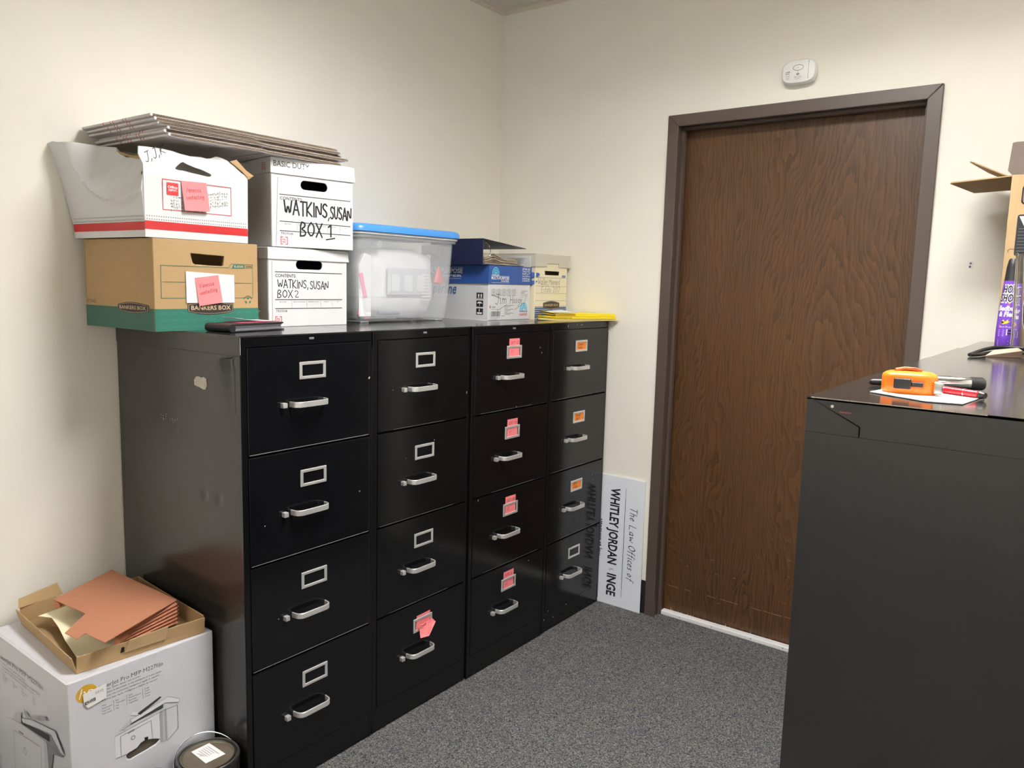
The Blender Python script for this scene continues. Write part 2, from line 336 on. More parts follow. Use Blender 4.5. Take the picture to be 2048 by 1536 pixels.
class Print:
    """flat lettering, lines and shapes on one face; s runs along the face, t up"""
    def __init__(s, fr, lift=.0005): s.mb = MB(); s.fr = fr; s.mats = []; s.lift = lift
    def mi(s, m):
        if m not in s.mats: s.mats.append(m)
        return s.mats.index(m)
    def poly(s, pts, m, layer=0, holes=()):
        s.mb.flat(pts, s.fr, s.lift*(1+layer), s.mi(m), holes); return s
    def rect(s, x0, x1, y0, y1, m, layer=0): return s.poly([(x0, y0), (x1, y0), (x1, y1), (x0, y1)], m, layer)
    def line(s, a, b, w, m, layer=0):
        dx, dy = b[0]-a[0], b[1]-a[1]; l = math.hypot(dx, dy) or 1; nx, ny = -dy/l*w/2, dx/l*w/2; ex, ey = dx/l*w*.3, dy/l*w*.3
        k = s.lift*(1+layer)
        s.mb.add([s.fr(x, y, k) for x, y in ((a[0]+nx-ex, a[1]+ny-ey), (a[0]-nx-ex, a[1]-ny-ey), (b[0]-nx+ex, b[1]-ny+ey), (b[0]+nx+ex, b[1]+ny+ey))], [(0, 1, 2, 3)], s.mi(m)); return s
    def path(s, pts, w, m, layer=0, close=False):
        q = list(pts)+([pts[0]] if close else [])
        for a, b in zip(q, q[1:]): s.line(a, b, w, m, layer)
        return s
    def frame(s, x0, x1, y0, y1, w, m, layer=0): return s.path([(x0, y0), (x1, y0), (x1, y1), (x0, y1)], w, m, layer, True)
    def ring(s, cx, cy, rx, ry, w, m, layer=0, a0=0, a1=2*PI, n=20):
        return s.path([(cx+rx*math.cos(a0+(a1-a0)*i/n), cy+ry*math.sin(a0+(a1-a0)*i/n)) for i in range(n+1)], w, m, layer)
    def disc(s, cx, cy, rx, ry, m, layer=0, n=24): return s.poly([(cx+rx*math.cos(2*PI*i/n), cy+ry*math.sin(2*PI*i/n)) for i in range(n)], m, layer)
    def text(s, body, x, y, m, width=None, height=None, layer=0, bold=0, shear=0, ang=0, res=2):
        c = bpy.data.curves.new('t', 'FONT'); c.body = body; c.size = 1; c.offset = bold; c.shear = shear; c.resolution_u = res
        o = bpy.data.objects.new('t', c); me = bpy.data.meshes.new_from_object(o)
        if len(me.vertices):
            xs = [v.co.x for v in me.vertices]; ys = [v.co.y for v in me.vertices]
            x0, x1 = min(xs), max(xs); y0 = 0; y1 = .7 if any(ch.isupper() or ch.isdigit() or ch in 'bdfhklt' for ch in body) else max(ys)
            if height is None: height = width/(x1-x0)*.7
            sy = height/.7; sx = width/(x1-x0) if width else sy
            ca, sa = math.cos(ang), math.sin(ang); k = s.lift*(1+layer)
            s.mb.add([s.fr(x+(v.co.x-x0)*sx*ca-v.co.y*sy*sa, y+(v.co.x-x0)*sx*sa+v.co.y*sy*ca, k) for v in me.vertices], [tuple(p.vertices) for p in me.polygons], s.mi(m))
        bpy.data.objects.remove(o); bpy.data.curves.remove(c); bpy.data.meshes.remove(me); return s
    def hand(s, body, x, y, h, m, w=.1, width=None, slant=.0, ang=0, layer=0, nib=None, jit=.0, gap=.18):
        tot = sum(G[ch][0]+gap for ch in body)-gap; kx = (width/tot) if width else h; px = 0; ca, sa = math.cos(ang), math.sin(ang)
        for ch in body:
            gw, st = G[ch]; jy = random.uniform(-jit, jit)
            for stroke in st.split(';'):
                if not stroke: continue
                pts = [tuple(float(q) for q in p.split(',')) for p in stroke.split()]
                if len(pts) > 3: # round the corners a little
                    pts2 = [pts[0]]
                    for i in range(1, len(pts)-1):
                        a, b, c = pts[i-1], pts[i], pts[i+1]
                        pts2 += [tuple(b[k]+(a[k]-b[k])*.25 for k in (0, 1)), tuple(b[k]+(c[k]-b[k])*.25 for k in (0, 1))]
                    pts = pts2+[pts[-1]]
                Q = []
                for gx, gy in pts:
                    xx = (px+gx)*kx+(gy+jy)*h*slant; yy = (gy+jy)*h; Q.append((x+xx*ca-yy*sa, y+xx*sa+yy*ca))
                if nib:
                    k = s.lift*(1+layer); nx, ny = nib[0]*h*ca-nib[1]*h*sa, nib[0]*h*sa+nib[1]*h*ca
                    for a, b in zip(Q, Q[1:]):
                        s.mb.add([s.fr(px_, py_, k) for px_, py_ in ((a[0]-nx, a[1]-ny), (a[0]+nx, a[1]+ny), (b[0]+nx, b[1]+ny), (b[0]-nx, b[1]-ny))], [(0, 1, 2, 3)], s.mi(m))
                        s.line(a, b, h*w, m, layer)
                else: s.path(Q, h*w, m, layer)
            px += gw+gap
        return s
    def build(s, name, parent, label=None): return s.mb.build(name, s.mats, parent, recalc=False, label=label)

# ------------------------------------------------------------------ the room
RX0, RY0 = -6.72, -2.80
H = 1.321
struct(MB().box(RX0-.1, .25, RY0-.1, .1, -.1, 0), 'floor', m_carpet)
struct(MB().box(RX0-.1, .25, 0, .1, 0, CEIL+.26), 'wall_left', m_wall)
struct(MB().box(RX0-.1, .25, RY0-.1, RY0, 0, CEIL+.26), 'wall_right', m_wall)
struct(MB().box(RX0-.1, RX0, RY0, 0, 0, CEIL+.26), 'wall_back', m_wall)
DL, DR, DT = -.9468, -1.8733, 2.139           # door opening between the casings
wf = MB()
wf.panel([(RY0, 0), (DR-.02, 0), (DR-.02, DT+.02), (DL+.02, DT+.02), (DL+.02, 0), (0, 0), (0, CEIL+.26), (RY0, CEIL+.26)], .25, lambda s, t, n: (-n, s, t))
wall_far = struct(wf, 'wall_far', m_wall)
# small damage on the far wall: screw anchor hole and scuffs
p = Print(lambda s, t, n: (-n, s, t), .0004)
p.disc(-2.051, 1.582, .0034, .0036, m_inkg).disc(-2.050, 1.571, .0034, .0042, m_scuffglint).disc(-2.0485, 1.5705, .002, .003, m_ink, 1).disc(-2.052, 1.577, .009, .014, m_paper, -.5)
p.build('wall_anchor_hole', wall_far, 'pale plugged hole with two dark screw anchors')
# ceiling: grid of tiles
ceil = struct(MB().box(RX0-.1, .25, RY0-.1, .1, CEIL+.16, CEIL+.26), 'ceiling', m_ceil)
CELL = .61
slots = set()
for lx, ly in LIGHTS:
    for k in (0, 1): slots.add((round(-lx/CELL)-1, round(-ly/CELL)-1-k))
nx, ny = int(-RX0/CELL)+1, int(-RY0/CELL)+1
tile_me = None
for i in range(nx):
    for j in range(ny):
        if (i, j) in slots: continue
        x1, y1 = -i*CELL-.012, -j*CELL-.012; x0, y0 = max(-(i+1)*CELL+.012, RX0+.005), max(-(j+1)*CELL+.012, RY0+.005)
        if x1-x0 < .03 or y1-y0 < .03: continue
        MB().box(x0, x1, y0, y1, CEIL+.004, CEIL+.018).build('tile', m_ceil, ceil)
g = MB()
for i in range(1, nx): g.box(-i*CELL-.012, -i*CELL+.012, RY0, 0, CEIL, CEIL+.02)
for j in range(1, ny): g.box(RX0, 0, -j*CELL-.012, -j*CELL+.012, CEIL, CEIL+.019)
tag(g.build('tee_bar_grid', m_grid, ceil), kind='stuff')
struct(MB().box(RX0, 0, -.022, -.0005, CEIL-.002, CEIL+.003).box(RX0, 0, -.004, -.0005, CEIL-.02, CEIL), 'trim_1', m_trimc)
struct(MB().box(-.022, -.0005, RY0, -.022, CEIL-.002, CEIL+.003).box(-.004, -.0005, RY0, -.004, CEIL-.02, CEIL), 'trim_2', m_trimc)
for k, (lx, ly) in enumerate(LIGHTS):
    t = thing('ceiling_light', ['recessed fluorescent ceiling light nearest the door', 'recessed fluorescent ceiling light behind the camera'][k], 'ceiling light', (lx+CELL/2, ly+CELL, CEIL))
    a, b = CELL/2-.012, CELL-.012
    fm = MB()
    for q in ((-a, a, -b, -b+.03), (-a, a, b-.03, b), (-a, -a+.03, -b+.03, b-.03), (a-.03, a, -b+.03, b-.03)): fm.box(*q, -.003, .004)
    fm.build('frame', m_grid, t)
    hs_ = MB()
    for q in ((-a+.012, -a+.016, -b+.012, b-.012), (a-.016, a-.012, -b+.012, b-.012), (-a+.016, a-.016, -b+.012, -b+.016), (-a+.016, a-.016, b-.016, b-.012)): hs_.box(*q, .004, .118)
    hs_.box(-a+.012, a-.012, -b+.012, b-.012, .118, .122); hs_.build('housing', m_housing_addlouver, t)
    MB().box(-a+.018, a-.018, -b+.018, b-.018, .106, .114).build('diffuser', m_diff, t)
    for i in (1, 2): MB().box(-a+.016+(2*a-.032)*i/3-.0015, -a+.016+(2*a-.032)*i/3+.0015, -b+.016, b-.016, .074, .104).build('added_louver_blade', m_housing_addlouver, t)  # unseen; deep recess and blades added to keep light off the upper walls
    for j in range(1, 6): MB().box(-a+.016, a-.016, -b+.016+(2*b-.032)*j/6-.0015, -b+.016+(2*b-.032)*j/6+.0015, .074, .104).build('added_louver_blade', m_housing_addlouver, t)
# rubber baseboards
struct(MB().box(RX0, -.0005, -.007, -.0005, 0, .155), 'baseboard_left', m_base, bevel=.002)
struct(MB().box(-.007, -.0005, -.899+.0, -.007, 0, .155), 'baseboard_far', m_base, bevel=.002)
struct(MB().box(RX0, -.0005, RY0, RY0+.007, 0, .155), 'baseboard_right', m_base, bevel=.002)

# door: casing, jamb, slab
cw = .0477
dr = thing('door_1', None, None, (0, 0, 0)); tag(dr, 'dark brown oak veneer door in a brown painted steel frame', 'door', kind='structure')
cs = MB()
cs.panel([(DL, 0), (DL+cw, 0), (DL+cw, DT+cw), (DL, DT)], .014, SIDE, n0=.014)
cs.build('casing', m_brown, dr, bevel=.002)
MB().panel([(DR, 0), (DR-cw, 0), (DR-cw, DT+cw), (DR, DT)], .014, SIDE, n0=.014).build('casing', m_brown, dr, bevel=.002)
MB().panel([(DL-.0006, DT+.0004), (DL+cw-.0006, DT+cw), (DR-cw+.0006, DT+cw), (DR+.0006, DT+.0004)], .014, SIDE, n0=.014).build('casing', m_brown, dr, bevel=.002)
jm = MB()
jm.box(-.012, .14, DL+.004, DL+.02, 0, DT+.02).box(-.012, .14, DR-.02, DR-.004, 0, DT+.02).box(-.012, .14, DR-.004, DL+.004, DT+.004, DT+.02)
jm.build('jamb', m_brown, dr)
sp = MB()
sp.box(.03, .054, DL-.010, DL+.004, 0, DT+.004).box(.03, .054, DR-.004, DR+.010, 0, DT+.004).box(.03, .054, DR+.010, DL-.010, DT-.010, DT+.004)
sp.build('door_stop', m_brown, dr, bevel=.002)
slab = MB().box(.075, .117, DR-.002, DL+.002, .012, DT+.002).build('door_slab', m_wood, dr, bevel=.0015)
p = Print(at(SIDE, (.0749, 0, 0)), .0004)
random.seed(3)
for k in range(60):
    y = random.uniform(DR+.01, DL-.03); hh = abs(random.gauss(0, .008))+.002
    if random.random() < .6: y = DL-.03-abs(random.gauss(0, .1))
    y = max(DR+.01, min(DL-.02, y))
    p.poly([(y-.003, .0125), (y+.003, .0125), (y+random.uniform(-.002, .002), .0125+hh)], m_chip)
for a, b in ((.0, .05), (.085, .11), (.19, .23), (.25, .33), (.39, .43), (.44, .52), (.53, .62), (.64, .70), (.75, .80)):
    p.line((DL-.02-a, .132+.0*a), (DL-.02-b, .130), .0022, m_scr)
for k in range(26):
    y = random.uniform(DR, DL-.03); z = random.uniform(.05, .42); p.line((y, z), (y-random.uniform(.002, .02), z+random.uniform(-.002, .002)), .0016, m_scr)
p.build('wear_marks', dr)
th = MB(); th.box(.036, .07, DR+.0005, DL-.0105, 0, .021)
tho = th.build('threshold_strip', m_white, dr, bevel=.004, seg=2)
p = Print(at(SIDE, (.036, 0, 0)), .0003)
for y in (-1.20, -1.375, -1.51, -1.72, -1.05): p.disc(y, .0125, .002, .0022, m_ink)
p.build('nail_head', tho)

# carbon monoxide alarm on the wall above the door
t = thing('wall_alarm', 'white oval battery alarm on the wall above the door', 'alarm', (0, -1.434, 2.287))
def sup(a, b, n, e=3.2):
    P = []
    for i in range(n):
        q = 2*PI*i/n; c, s_ = math.cos(q), math.sin(q); P.append((a*abs(c)**(2/e)*(1 if c >= 0 else -1), b*abs(s_)**(2/e)*(1 if s_ >= 0 else -1)))
    return P
def supring(a, b, x): return [(x, yy, zz) for yy, zz in sup(a, b, 40)]
MB().loft([supring(.060, .041, 0), supring(.062, .043, -.003), supring(.062, .043, -.012), supring(.058, .040, -.0125)]).build('back_plate', m_abs, t, smooth=40)
MB().loft([supring(.060, .041, -.013), supring(.064, .0445, -.016), supring(.064, .0445, -.028), supring(.059, .040, -.036), supring(.045, .029, -.040), supring(.02, .012, -.0415)]).build('cover', m_abs, t, smooth=40)
def dome(s, t_):
    d_ = max(abs(s)/.064, abs(t_)/.0445)
    return .0416 if d_ < .3 else (.0416-(d_-.3)/.38*.0015 if d_ < .69 else .0401-(d_-.69)/.23*.004)
p = Print(lambda s, t_, n: (-dome(s, t_)-n, -s, t_), .0006)
p.ring(0, .012, .019, .010, .0016, m_inkg).text('A', -.002, .010, m_inkg, height=.005).text('TEST', -.004, -.002, m_inkg, height=.0024)
p.poly([(0, -.006), (.006, -.011), (0, -.016), (-.006, -.011)], m_ink, 0, [[(0, -.0085), (.003, -.011), (0, -.0135), (-.003, -.011)]])
p.text('FIRST ALERT', -.013, -.0205, m_inkg, width=.026, height=.0024).text('CARBON MONOXIDE', -.014, -.0245, m_inkg, width=.028, height=.0022).text('ALARM', -.009, -.029, m_inkg, width=.018, height=.0022)
p.text('ALARM', -.046, -.002, m_ink, width=.016, height=.0035, bold=.03).text('SILENCE', -.046, -.008, m_ink, width=.015, height=.003, bold=.03)
for k in range(5): p.line((-.045, -.013-.0035*k), (-.031, -.013-.0035*k), .0006, m_inkg)
p.build('printed_markings', t)
MB().box(-.0405, -.036, -.038, -.0365, -.03, .034).build('battery_door_seam', m_greyp, t)

# ------------------------------------------------------------------ filing cabinets
DZ = [(1.0, 1.289), (.692, .994), (.389, .686), (.087, .383)]
def cabinet(name, label, loc, w, rz=0, group=None, side_mat=None, dent=False, fold=False, depth=.650, visible=True):
    t = thing(name, label, 'filing cabinet', loc, rz, group)
    sm = side_mat or m_black
    b = MB()
    b.box(.0, .0012, .0, .02, .0, H-.05)
    b.box(w-.0012, w, .0, depth, .02, H-.05) if not fold else None
    b.box(.0012, w-.0012, depth-.002, depth, .02, H-.05)
    b.box(.0012, w-.0012, .03, depth-.002, .0, .02)
    b.build('body', sm, t)
    # side panels
    if dent:
        def warp(s, z):
            q = .0
            dx, dz = (s-.045), (z-1.225)
            q += -.012*math.exp(-((s-.062+.25*(1.27-z))/.022)**2)*max(0, min(1, (1.272-z)/.012))*math.exp(-max(0, 1.24-z)/.06)
            q += -.004*math.exp(-((s-.18)/.01)**2-((z-.865)/.012)**2)-.004*math.exp(-((s-.11)/.01)**2-((z-.867)/.012)**2)
            q += .0012*math.sin(s*9+z*2)*math.sin(z*4)
            return q*max(0, min(1, (s-.002)/.03))
        MB().panel([(0, 0), (depth, 0), (depth, H-.052), (0, H-.052)], .001, SIDE, step=.012, warp=warp).build('side_panel', sm, t, smooth=60)
        MB().box(-.0012, .0006, 0, depth, H-.053, H-.0042).build('side_cap', sm, t, bevel=.0005)
        p = Print(at(SIDE, (-.0006, 0, 0)), .0008)
        p.poly([(.155, 1.196), (.168, 1.2), (.18, 1.197), (.193, 1.2), (.206, 1.198), (.216, 1.188), (.216, 1.174), (.205, 1.171), (.19, 1.17), (.172, 1.165), (.160, 1.166), (.153, 1.178)], m_scuff)
        p.build('peeled_paint_scuff', t, 'patch of bare speckled metal')
        p = Print(at(SIDE, (-.0006, 0, 0)), .0008)
        for k in range(22):
            a = random.uniform(.30, .40); z = 1.062+random.gauss(0, .006); p.disc(a, z, .0015, .0018, m_scuffglint)
        p.line((.305, 1.03), (.31, 1.045), .0012, m_scuffglint)
        tag(p.build('scratch_marks', t), kind='stuff')
        p = Print(at(FRONT, (0, .0, 0)), .0006)
        p.line((.0015, H-.003), (.0015, 1.272), .002, m_scuffglint)
        p.build('worn_edge', t, 'bare metal along the front corner')
    else:
        MB().box(-.0006, .0006, .0, depth, .02, H-.051).build('side_panel', sm, t)
    if fold:   # seam of the folded top corner on the exposed side
        MB().box(w-.0012, w, 0, depth, .02, H-.052).build('side_panel', sm, t)
        fr = lambda s, z, n: (w+n, s, z)
        MB().panel([(.0, H-.0515), (.074, H-.0515), (.074, H-.037), (.003, H-.001), (0, H-.003)], .0022, fr, n0=.0004).panel([(.0758, H-.0515), (depth, H-.0515), (depth, H-.0005), (.0035, H-.0005), (.0758, H-.0362)], .0022, fr, n0=.0004).build('side_cap', sm, t)
        p = Print(fr, .0009)
        p.line((.006, H-.0006), (depth*.35, H-.0006), .0014, m_scuff).disc(.036, H-.011, .0022, .0022, m_paper).line((.047, H-.018), (.062, H-.018), .002, mat('rust_mark', (.3, .1, .05), .8))
        p.build('worn_edge', t, 'bare metal along the top edge')
    # top
    MB().box(-.0004, w+(0 if not fold else .0004), -.0006, depth, H-.004, H).build('top', m_topm, t)
    # front frame
    fm = MB()
    fm.box(.0016, .019, .0, .03, 0, H-.004).box(w-.011, w-.0016, .0, .03, 0, H-.004)
    fm.box(.019, w-.011, 0, .03, 1.2905, H-.004).box(.019, w-.011, .001, .03, 0, .0855)
    fm.build('front_frame', m_black, t, bevel=.0012)
    fm = MB()
    for z in (.9945, .6865, .3835): fm.box(.019, w-.011, .012, .03, z, z+.005)
    fm.box(.019, w-.011, .03, .034, .08, 1.29)
    fm.build('inner_frame', m_void, t)
    MB().box(w*.5-.008, w*.5+.008, -.0018, 0, 1.3045, 1.3105).build('nameplate', m_inkg, t)
    # drawers
    for (z0, z1) in DZ:
        d = MB().box(.0205, w-.0125, -.0015, .022, z0, z1).build('drawer', m_black, t, bevel=.0016, seg=2)
        cx = w*.505; hz = z0+.127
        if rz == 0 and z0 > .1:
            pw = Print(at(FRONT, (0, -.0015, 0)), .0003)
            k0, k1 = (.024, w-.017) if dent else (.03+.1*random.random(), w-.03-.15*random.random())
            pw.line((k0, z0+.0022), (k1, z0+.0022), .0014 if dent else .0007, m_scuffglint); pw.build('lip_highlight', d)  # painted highlight: light catching the drawer edge, drawn as a grey line
        hd = MB(); P = []
        x0, x1 = cx-.080, cx+.042; pr = .034
        for a, b in ((x0, 0), (x0+.002, .018)): P.append((a, -b))
        for k in range(7):
            q = PI/2*k/6; P.append((x0+.002+.022*(1-math.cos(q)), -.014-(pr-.014)*math.sin(q)))
        for k in range(7):
            q = PI/2*(1-k/6); P.append((x1-.002-.022*(1-math.cos(q)), -.014-(pr-.014)*math.sin(q)))
        P += [(x1, 0)]
        th_ = .0045; q2 = []
        for i in range(len(P)):
            a = Vector(P[max(0, i-1)]); c = Vector(P[min(len(P)-1, i+1)]); tt = (c-a).normalized(); q2.append((P[i][0]-tt.y*-th_, P[i][1]+tt.x*th_*-1))
        inner = [(x-(0), y) for x, y in q2]
        rings = [[(o[0], o[1], hz-.0078), (o[0], o[1], hz+.0078), (n_[0], n_[1], hz+.0078), (n_[0], n_[1], hz-.0078)] for o, n_ in zip(P, [(2*o[0]-n[0], 2*o[1]-n[1]) for o, n in zip(P, inner)])]
        hd.loft(rings)
        hd.build('handle', m_chrome, d, bevel=.0009, smooth=35)
        MB().box(x0-.030, x0-.016, -.016, -.0015, hz-.007, hz+.007).build('thumb_latch', m_chrome, d, bevel=.0016, seg=2)
        lz = z0+.218
        MB().panel([(cx-.046, lz-.0245), (cx+.046, lz-.0245), (cx+.046, lz+.0245), (cx-.046, lz+.0245)], .0035, at(FRONT, (0, -.0012, 0)), holes=[[(cx-.0365, lz-.0155), (cx-.0365, lz+.0155), (cx+.0365, lz+.0155), (cx+.0365, lz-.0155)]], n0=.0035).build('label_holder', m_chrome, d, bevel=.0012)
    return t
YF = -.6604
CX = [(-1.906, .459), (-1.4435, .4595), (-.9775, .486), (-.4835, .4605)]
cabinet('filing_cabinet', 'black four-drawer filing cabinet with exposed scuffed side, beside the printer carton', (CX[0][0], YF, 0), CX[0][1], side_mat=m_blackside, dent=True)
cabinet('filing_cabinet', 'black filing cabinet with one crumpled pink tag on its lowest drawer', (CX[1][0], YF+.002, 0), CX[1][1])
cabinet('filing_cabinet', 'black filing cabinet with pink tags on all four drawers', (CX[2][0], YF-.003, 0), CX[2][1])
cabinet('filing_cabinet', 'black filing cabinet with orange cards, in the corner beside the law office sign', (CX[3][0], YF+.001, 0), CX[3][1])
RY = -2.0956
RXs = [(-1.4352, .4764), (-.942, .4915), (-.480, .4605), (-.020, .4585)]
RL = ['dark filing cabinet nearest the camera, with tape measure on top', 'second dark filing cabinet in the right-hand row, behind the tape measure', 'third dark filing cabinet in the right-hand row, under the black cable loop', 'dark filing cabinet at the far end under the tall open carton']
for k, (x, w) in enumerate(RXs):
    cabinet('filing_cabinet', RL[k], (x, RY-(.0, .001, .004, .012)[k], 0), w, rz=PI, side_mat=m_blackr, fold=(k == 0))

def chips(cab, spots):
    t = [o for o in bpy.data.objects if o.name.startswith('filing_cabinet')][cab]
    pc = Print(at(FRONT, (-CX[cab][0], -.0022, 0)), .0004)
    for x, z, a, b in spots: pc.poly([(x-a, z-b*.6), (x+a*.4, z-b), (x+a, z+b*.5), (x+a*.2, z+b)], m_scuff)
    tag(pc.build('paint_chips', t), kind='stuff')
chips(0, [(-1.462, 1.178, .004, .004), (-1.50, .83, .002, .003), (-1.84, .80, .002, .002), (-1.80, .52, .002, .002)])
chips(1, [(-1.000, 1.088, .002, .005), (-1.36, 1.13, .0015, .0015), (-1.165, .941, .0015, .003), (-1.30, .90, .0015, .001)])
chips(2, [(-.563, 1.226, .002, .003), (-.552, 1.206, .002, .004), (-.712, 1.006, .0015, .003), (-.60, .36, .002, .002), (-.93, .68, .002, .004)])
chips(3, [(-.36, 1.306, .002, .006), (-.29, 1.31, .0015, .003), (-.12, .63, .002, .003), (-.11, .605, .0015, .002), (-.47, .06, .003, .004), (-.40, .05, .003, .002), (-.44, .09, .002, .003), (-.30, .075, .002, .003)])
# cards and notes in the label holders
def card(name, label, cat, cab, drawer, mtl, ink, lines, sx=.036, up=.0, crumple=False, group=None):
    x0, w = CX[cab]; z = DZ[drawer][0]+.218; cx = x0+w*.505; y = YF+(0, .002, -.003, .001)[cab]-.0022
    t = thing(name, label, cat, (cx, y, z), 0, group)
    if crumple:
        MB().panel([(-.034, -.022), (.034, -.02), (.036, .035), (-.03, .033)], .0004, FRONT, step=.012, warp=lambda s, q: .0008).build('sheet', mtl, t)
        MB().panel([(-.03, -.04), (.01, -.045), (.056, -.012), (.042, .004), (.026, .002), (-.024, -.002)], .0004, FRONT, step=.01, warp=lambda s, q: .006+max(0, -.004-q)*.35+.002*math.sin(s*120)).build('folded_sheet', mtl, t)
        pp = Print(FRONT, .0085)
        pp.hand('2018', -.02, -.020, .012, ink, .12, ang=.3)
        return pp.build('handwriting', t)
    MB().panel([(-sx, -.017), (sx, -.017), (sx-.001, .017+up), (-sx+.001, .017+up)], .0004, FRONT, n0=.0004).build('sheet', mtl, t)
    pp = Print(FRONT, .0007)
    for (tx, x, yy, hh) in lines: pp.hand(tx, x, yy, hh, ink, .13, jit=.05)
    pp.build('handwriting', t)
gp = 'pink tags in the drawer label holders'; go = 'orange cards in the drawer label holders'
nm = ['top', 'second', 'third', 'lowest']
for k, tx in enumerate(('2019 Q1', '2017 Qtr', '2017 Qtr', '2018 Q')):
    card('label_tag', 'tall pink paper tag on the %s drawer of the cabinet with four pink tags' % nm[k], 'label', 2, k, m_pink, m_pinkink, [(tx, -.025, .030, .011), ('07', -.02, -.004, .01)], .033, .034, group=gp)
card('label_tag', 'crumpled pink paper tag folded forward on the lowest drawer', 'label', 1, 3, m_pink, m_pinkink, [], crumple=True, group=gp)
for k, (a, b) in enumerate((('Closed', 'Wills'), ('Closed', '2017'), ('2019', 'Wills'))):
    card('label_card', 'orange handwritten card in the %s drawer holder of the corner cabinet' % nm[k], 'label', 3, k, m_orange, m_ink, [(a, -.026, .003, .010), (b, -.022, -.013, .011)], group=go)

# ------------------------------------------------------------------ storage boxes on the left cabinets
def carton(t, w, d, h, mtl, inner, holes=(), front_h=None, z0=0, th=.004, open_top=True, name='body'):
    b = MB()
    b.panel([(0, z0), (w, z0), (w, z0+h), (0, z0+h)], th, FRONT, holes=holes)
    b.panel([(0, z0), (w, z0), (w, z0+h), (0, z0+h)], th, at(FRONT, (0, d, 0)), n0=th)
    b.box(0, th, th, d-th, z0, z0+h); b.box(w-th, w, th, d-th, z0, z0+h); b.box(th, w-th, th, d-th, z0, z0+th)
    o = b.build(name, [mtl], t, bevel=.0012)
    if not open_top: MB().box(.001, w-.001, .001, d-.001, z0+h-.0005, z0+h+.0035).build('top_panel', mtl, t)
    MB().box(th+.0005, w-th-.0005, d*.35, d*.35+.003, z0+.005, z0+h-.03).build('added_backing', inner, t)  # added sheet; the black ones paint the shade inside the hand holes
    return o
def badge(p, x0, x1, y0, y1, txt, layer=0):
    cx, cy = (x0+x1)/2, (y0+y1)/2; a = (x1-x0)/2; b = (y1-y0)/2
    def shp(k, kx):
        q = [(cx-a*kx, cy-b*.55*k), (cx-a*kx, cy+b*.55*k)]
        q += [(cx-a*kx+2*a*kx*i/10, cy+b*k*(.55+.45*math.sin(PI*i/10))) for i in range(1, 10)]
        q += [(cx+a*kx, cy+b*.55*k), (cx+a*kx, cy-b*.55*k)]
        q += [(cx+a*kx-2*a*kx*i/10, cy-b*k*(.55+.45*math.sin(PI*i/10))) for i in range(1, 10)]
        return q[::-1]
    p.poly(shp(1.0, 1.0), m_inkbrown, layer).poly(shp(.86, .965), m_tan, layer+1).poly(shp(.80, .95), m_inkbrown, layer+2)
    p.text(txt, cx-a*.86, cy-b*.28, m_tan, width=a*1.72, height=b*.62, layer=layer+3, bold=.012)
zl = lambda z, b: z-b
# brown bankers box (bottom left)
t = thing('file_box', 'brown kraft file box with green lower band, at the bottom left of the stack', 'box', (-1.989, -.400, H), .04)
W_, D_, H_ = .331, .362, .250
hole = [(.110, .214), (.217, .210), (.213, .183), (.207, .181), (.122, .184), (.117, .187)]
carton(t, W_, D_, H_, m_kraft, m_kraftd, holes=[hole])
p = Print(FRONT)
p.rect(0, W_, 0, .0605, m_inkgreen)
for k in range(11):
    for j in range(3):
        x = .012+k*.030; y = .006+j*.019
        for q in (0, .005): p.path([(x+q, y+.002), (x+.008, y+.009-q), (x+.016-q, y+.002), (x+.026-q, y+.008)], .0012, m_green2, 1)
p.path([(.020, .090), (.020, .178), (.229, .178), (.238, .189), (.312, .189), (.312, .091)], .0013, m_inkgreen, 1, True)
p.line((.024, .134), (.309, .134), .0012, m_inkgreen, 1)
p.poly([(.240, .176), (.247, .187), (.284, .187), (.284, .177)], m_inkgreen, 1).text('R-KIVE', .249, .179, m_tan, width=.030, height=.006, layer=2, bold=.02).text('12775', .288, .1785, m_ink, width=.021, height=.006, layer=1, bold=.02)
badge(p, .096, .243, .043, .082, 'BANKERS BOX', 1)
for k in range(3):
    a = PI/2+2*PI*k/3
    p.poly([(.294+.011*math.cos(a+.5), .082+.011*math.sin(a+.5)), (.294+.011*math.cos(a-.45), .082+.011*math.sin(a-.45)), (.294+.006*math.cos(a-.45), .082+.006*math.sin(a-.45)), (.294+.006*math.cos(a+.5), .082+.006*math.sin(a+.5))], m_inkgreen, 1)
p.ring(.294, .082, .0145, .0145, .0018, m_inkgreen, 1, .35, PI-.35)
p.build('printed_front', t)
p = Print(SIDE)
p.rect(0, D_, 0, .0605, mat('green_ink_side', (.034, .115, .084), .65))
q = Print(lambda s, tt, n: (-n, .211-s, tt))
badge(q, .026, .182, .045, .076, 'BANKERS BOX', 1); q.build('printed_badge', t)
p.build('printed_side', t)
Print(lambda s, tt, n: (-n, .355-s, tt)).text('FILE STORAGE', .0, .067, m_ink, width=.05, height=.010, layer=1).build('printed_mark', t)
card_ = thing('paper_card', 'blank white card taped to the brown file box', 'paper', (-1.989, -.400, H), .04)
MB().panel([(.092, .077), (.246, .077), (.246, .157), (.092, .164)], .0006, FRONT, n0=.0034).build('sheet', m_paper, card_)
nt_ = thing('sticky_note', 'pink sticky note on the white card of the brown box', 'note', (-1.989, -.400, H), .04)
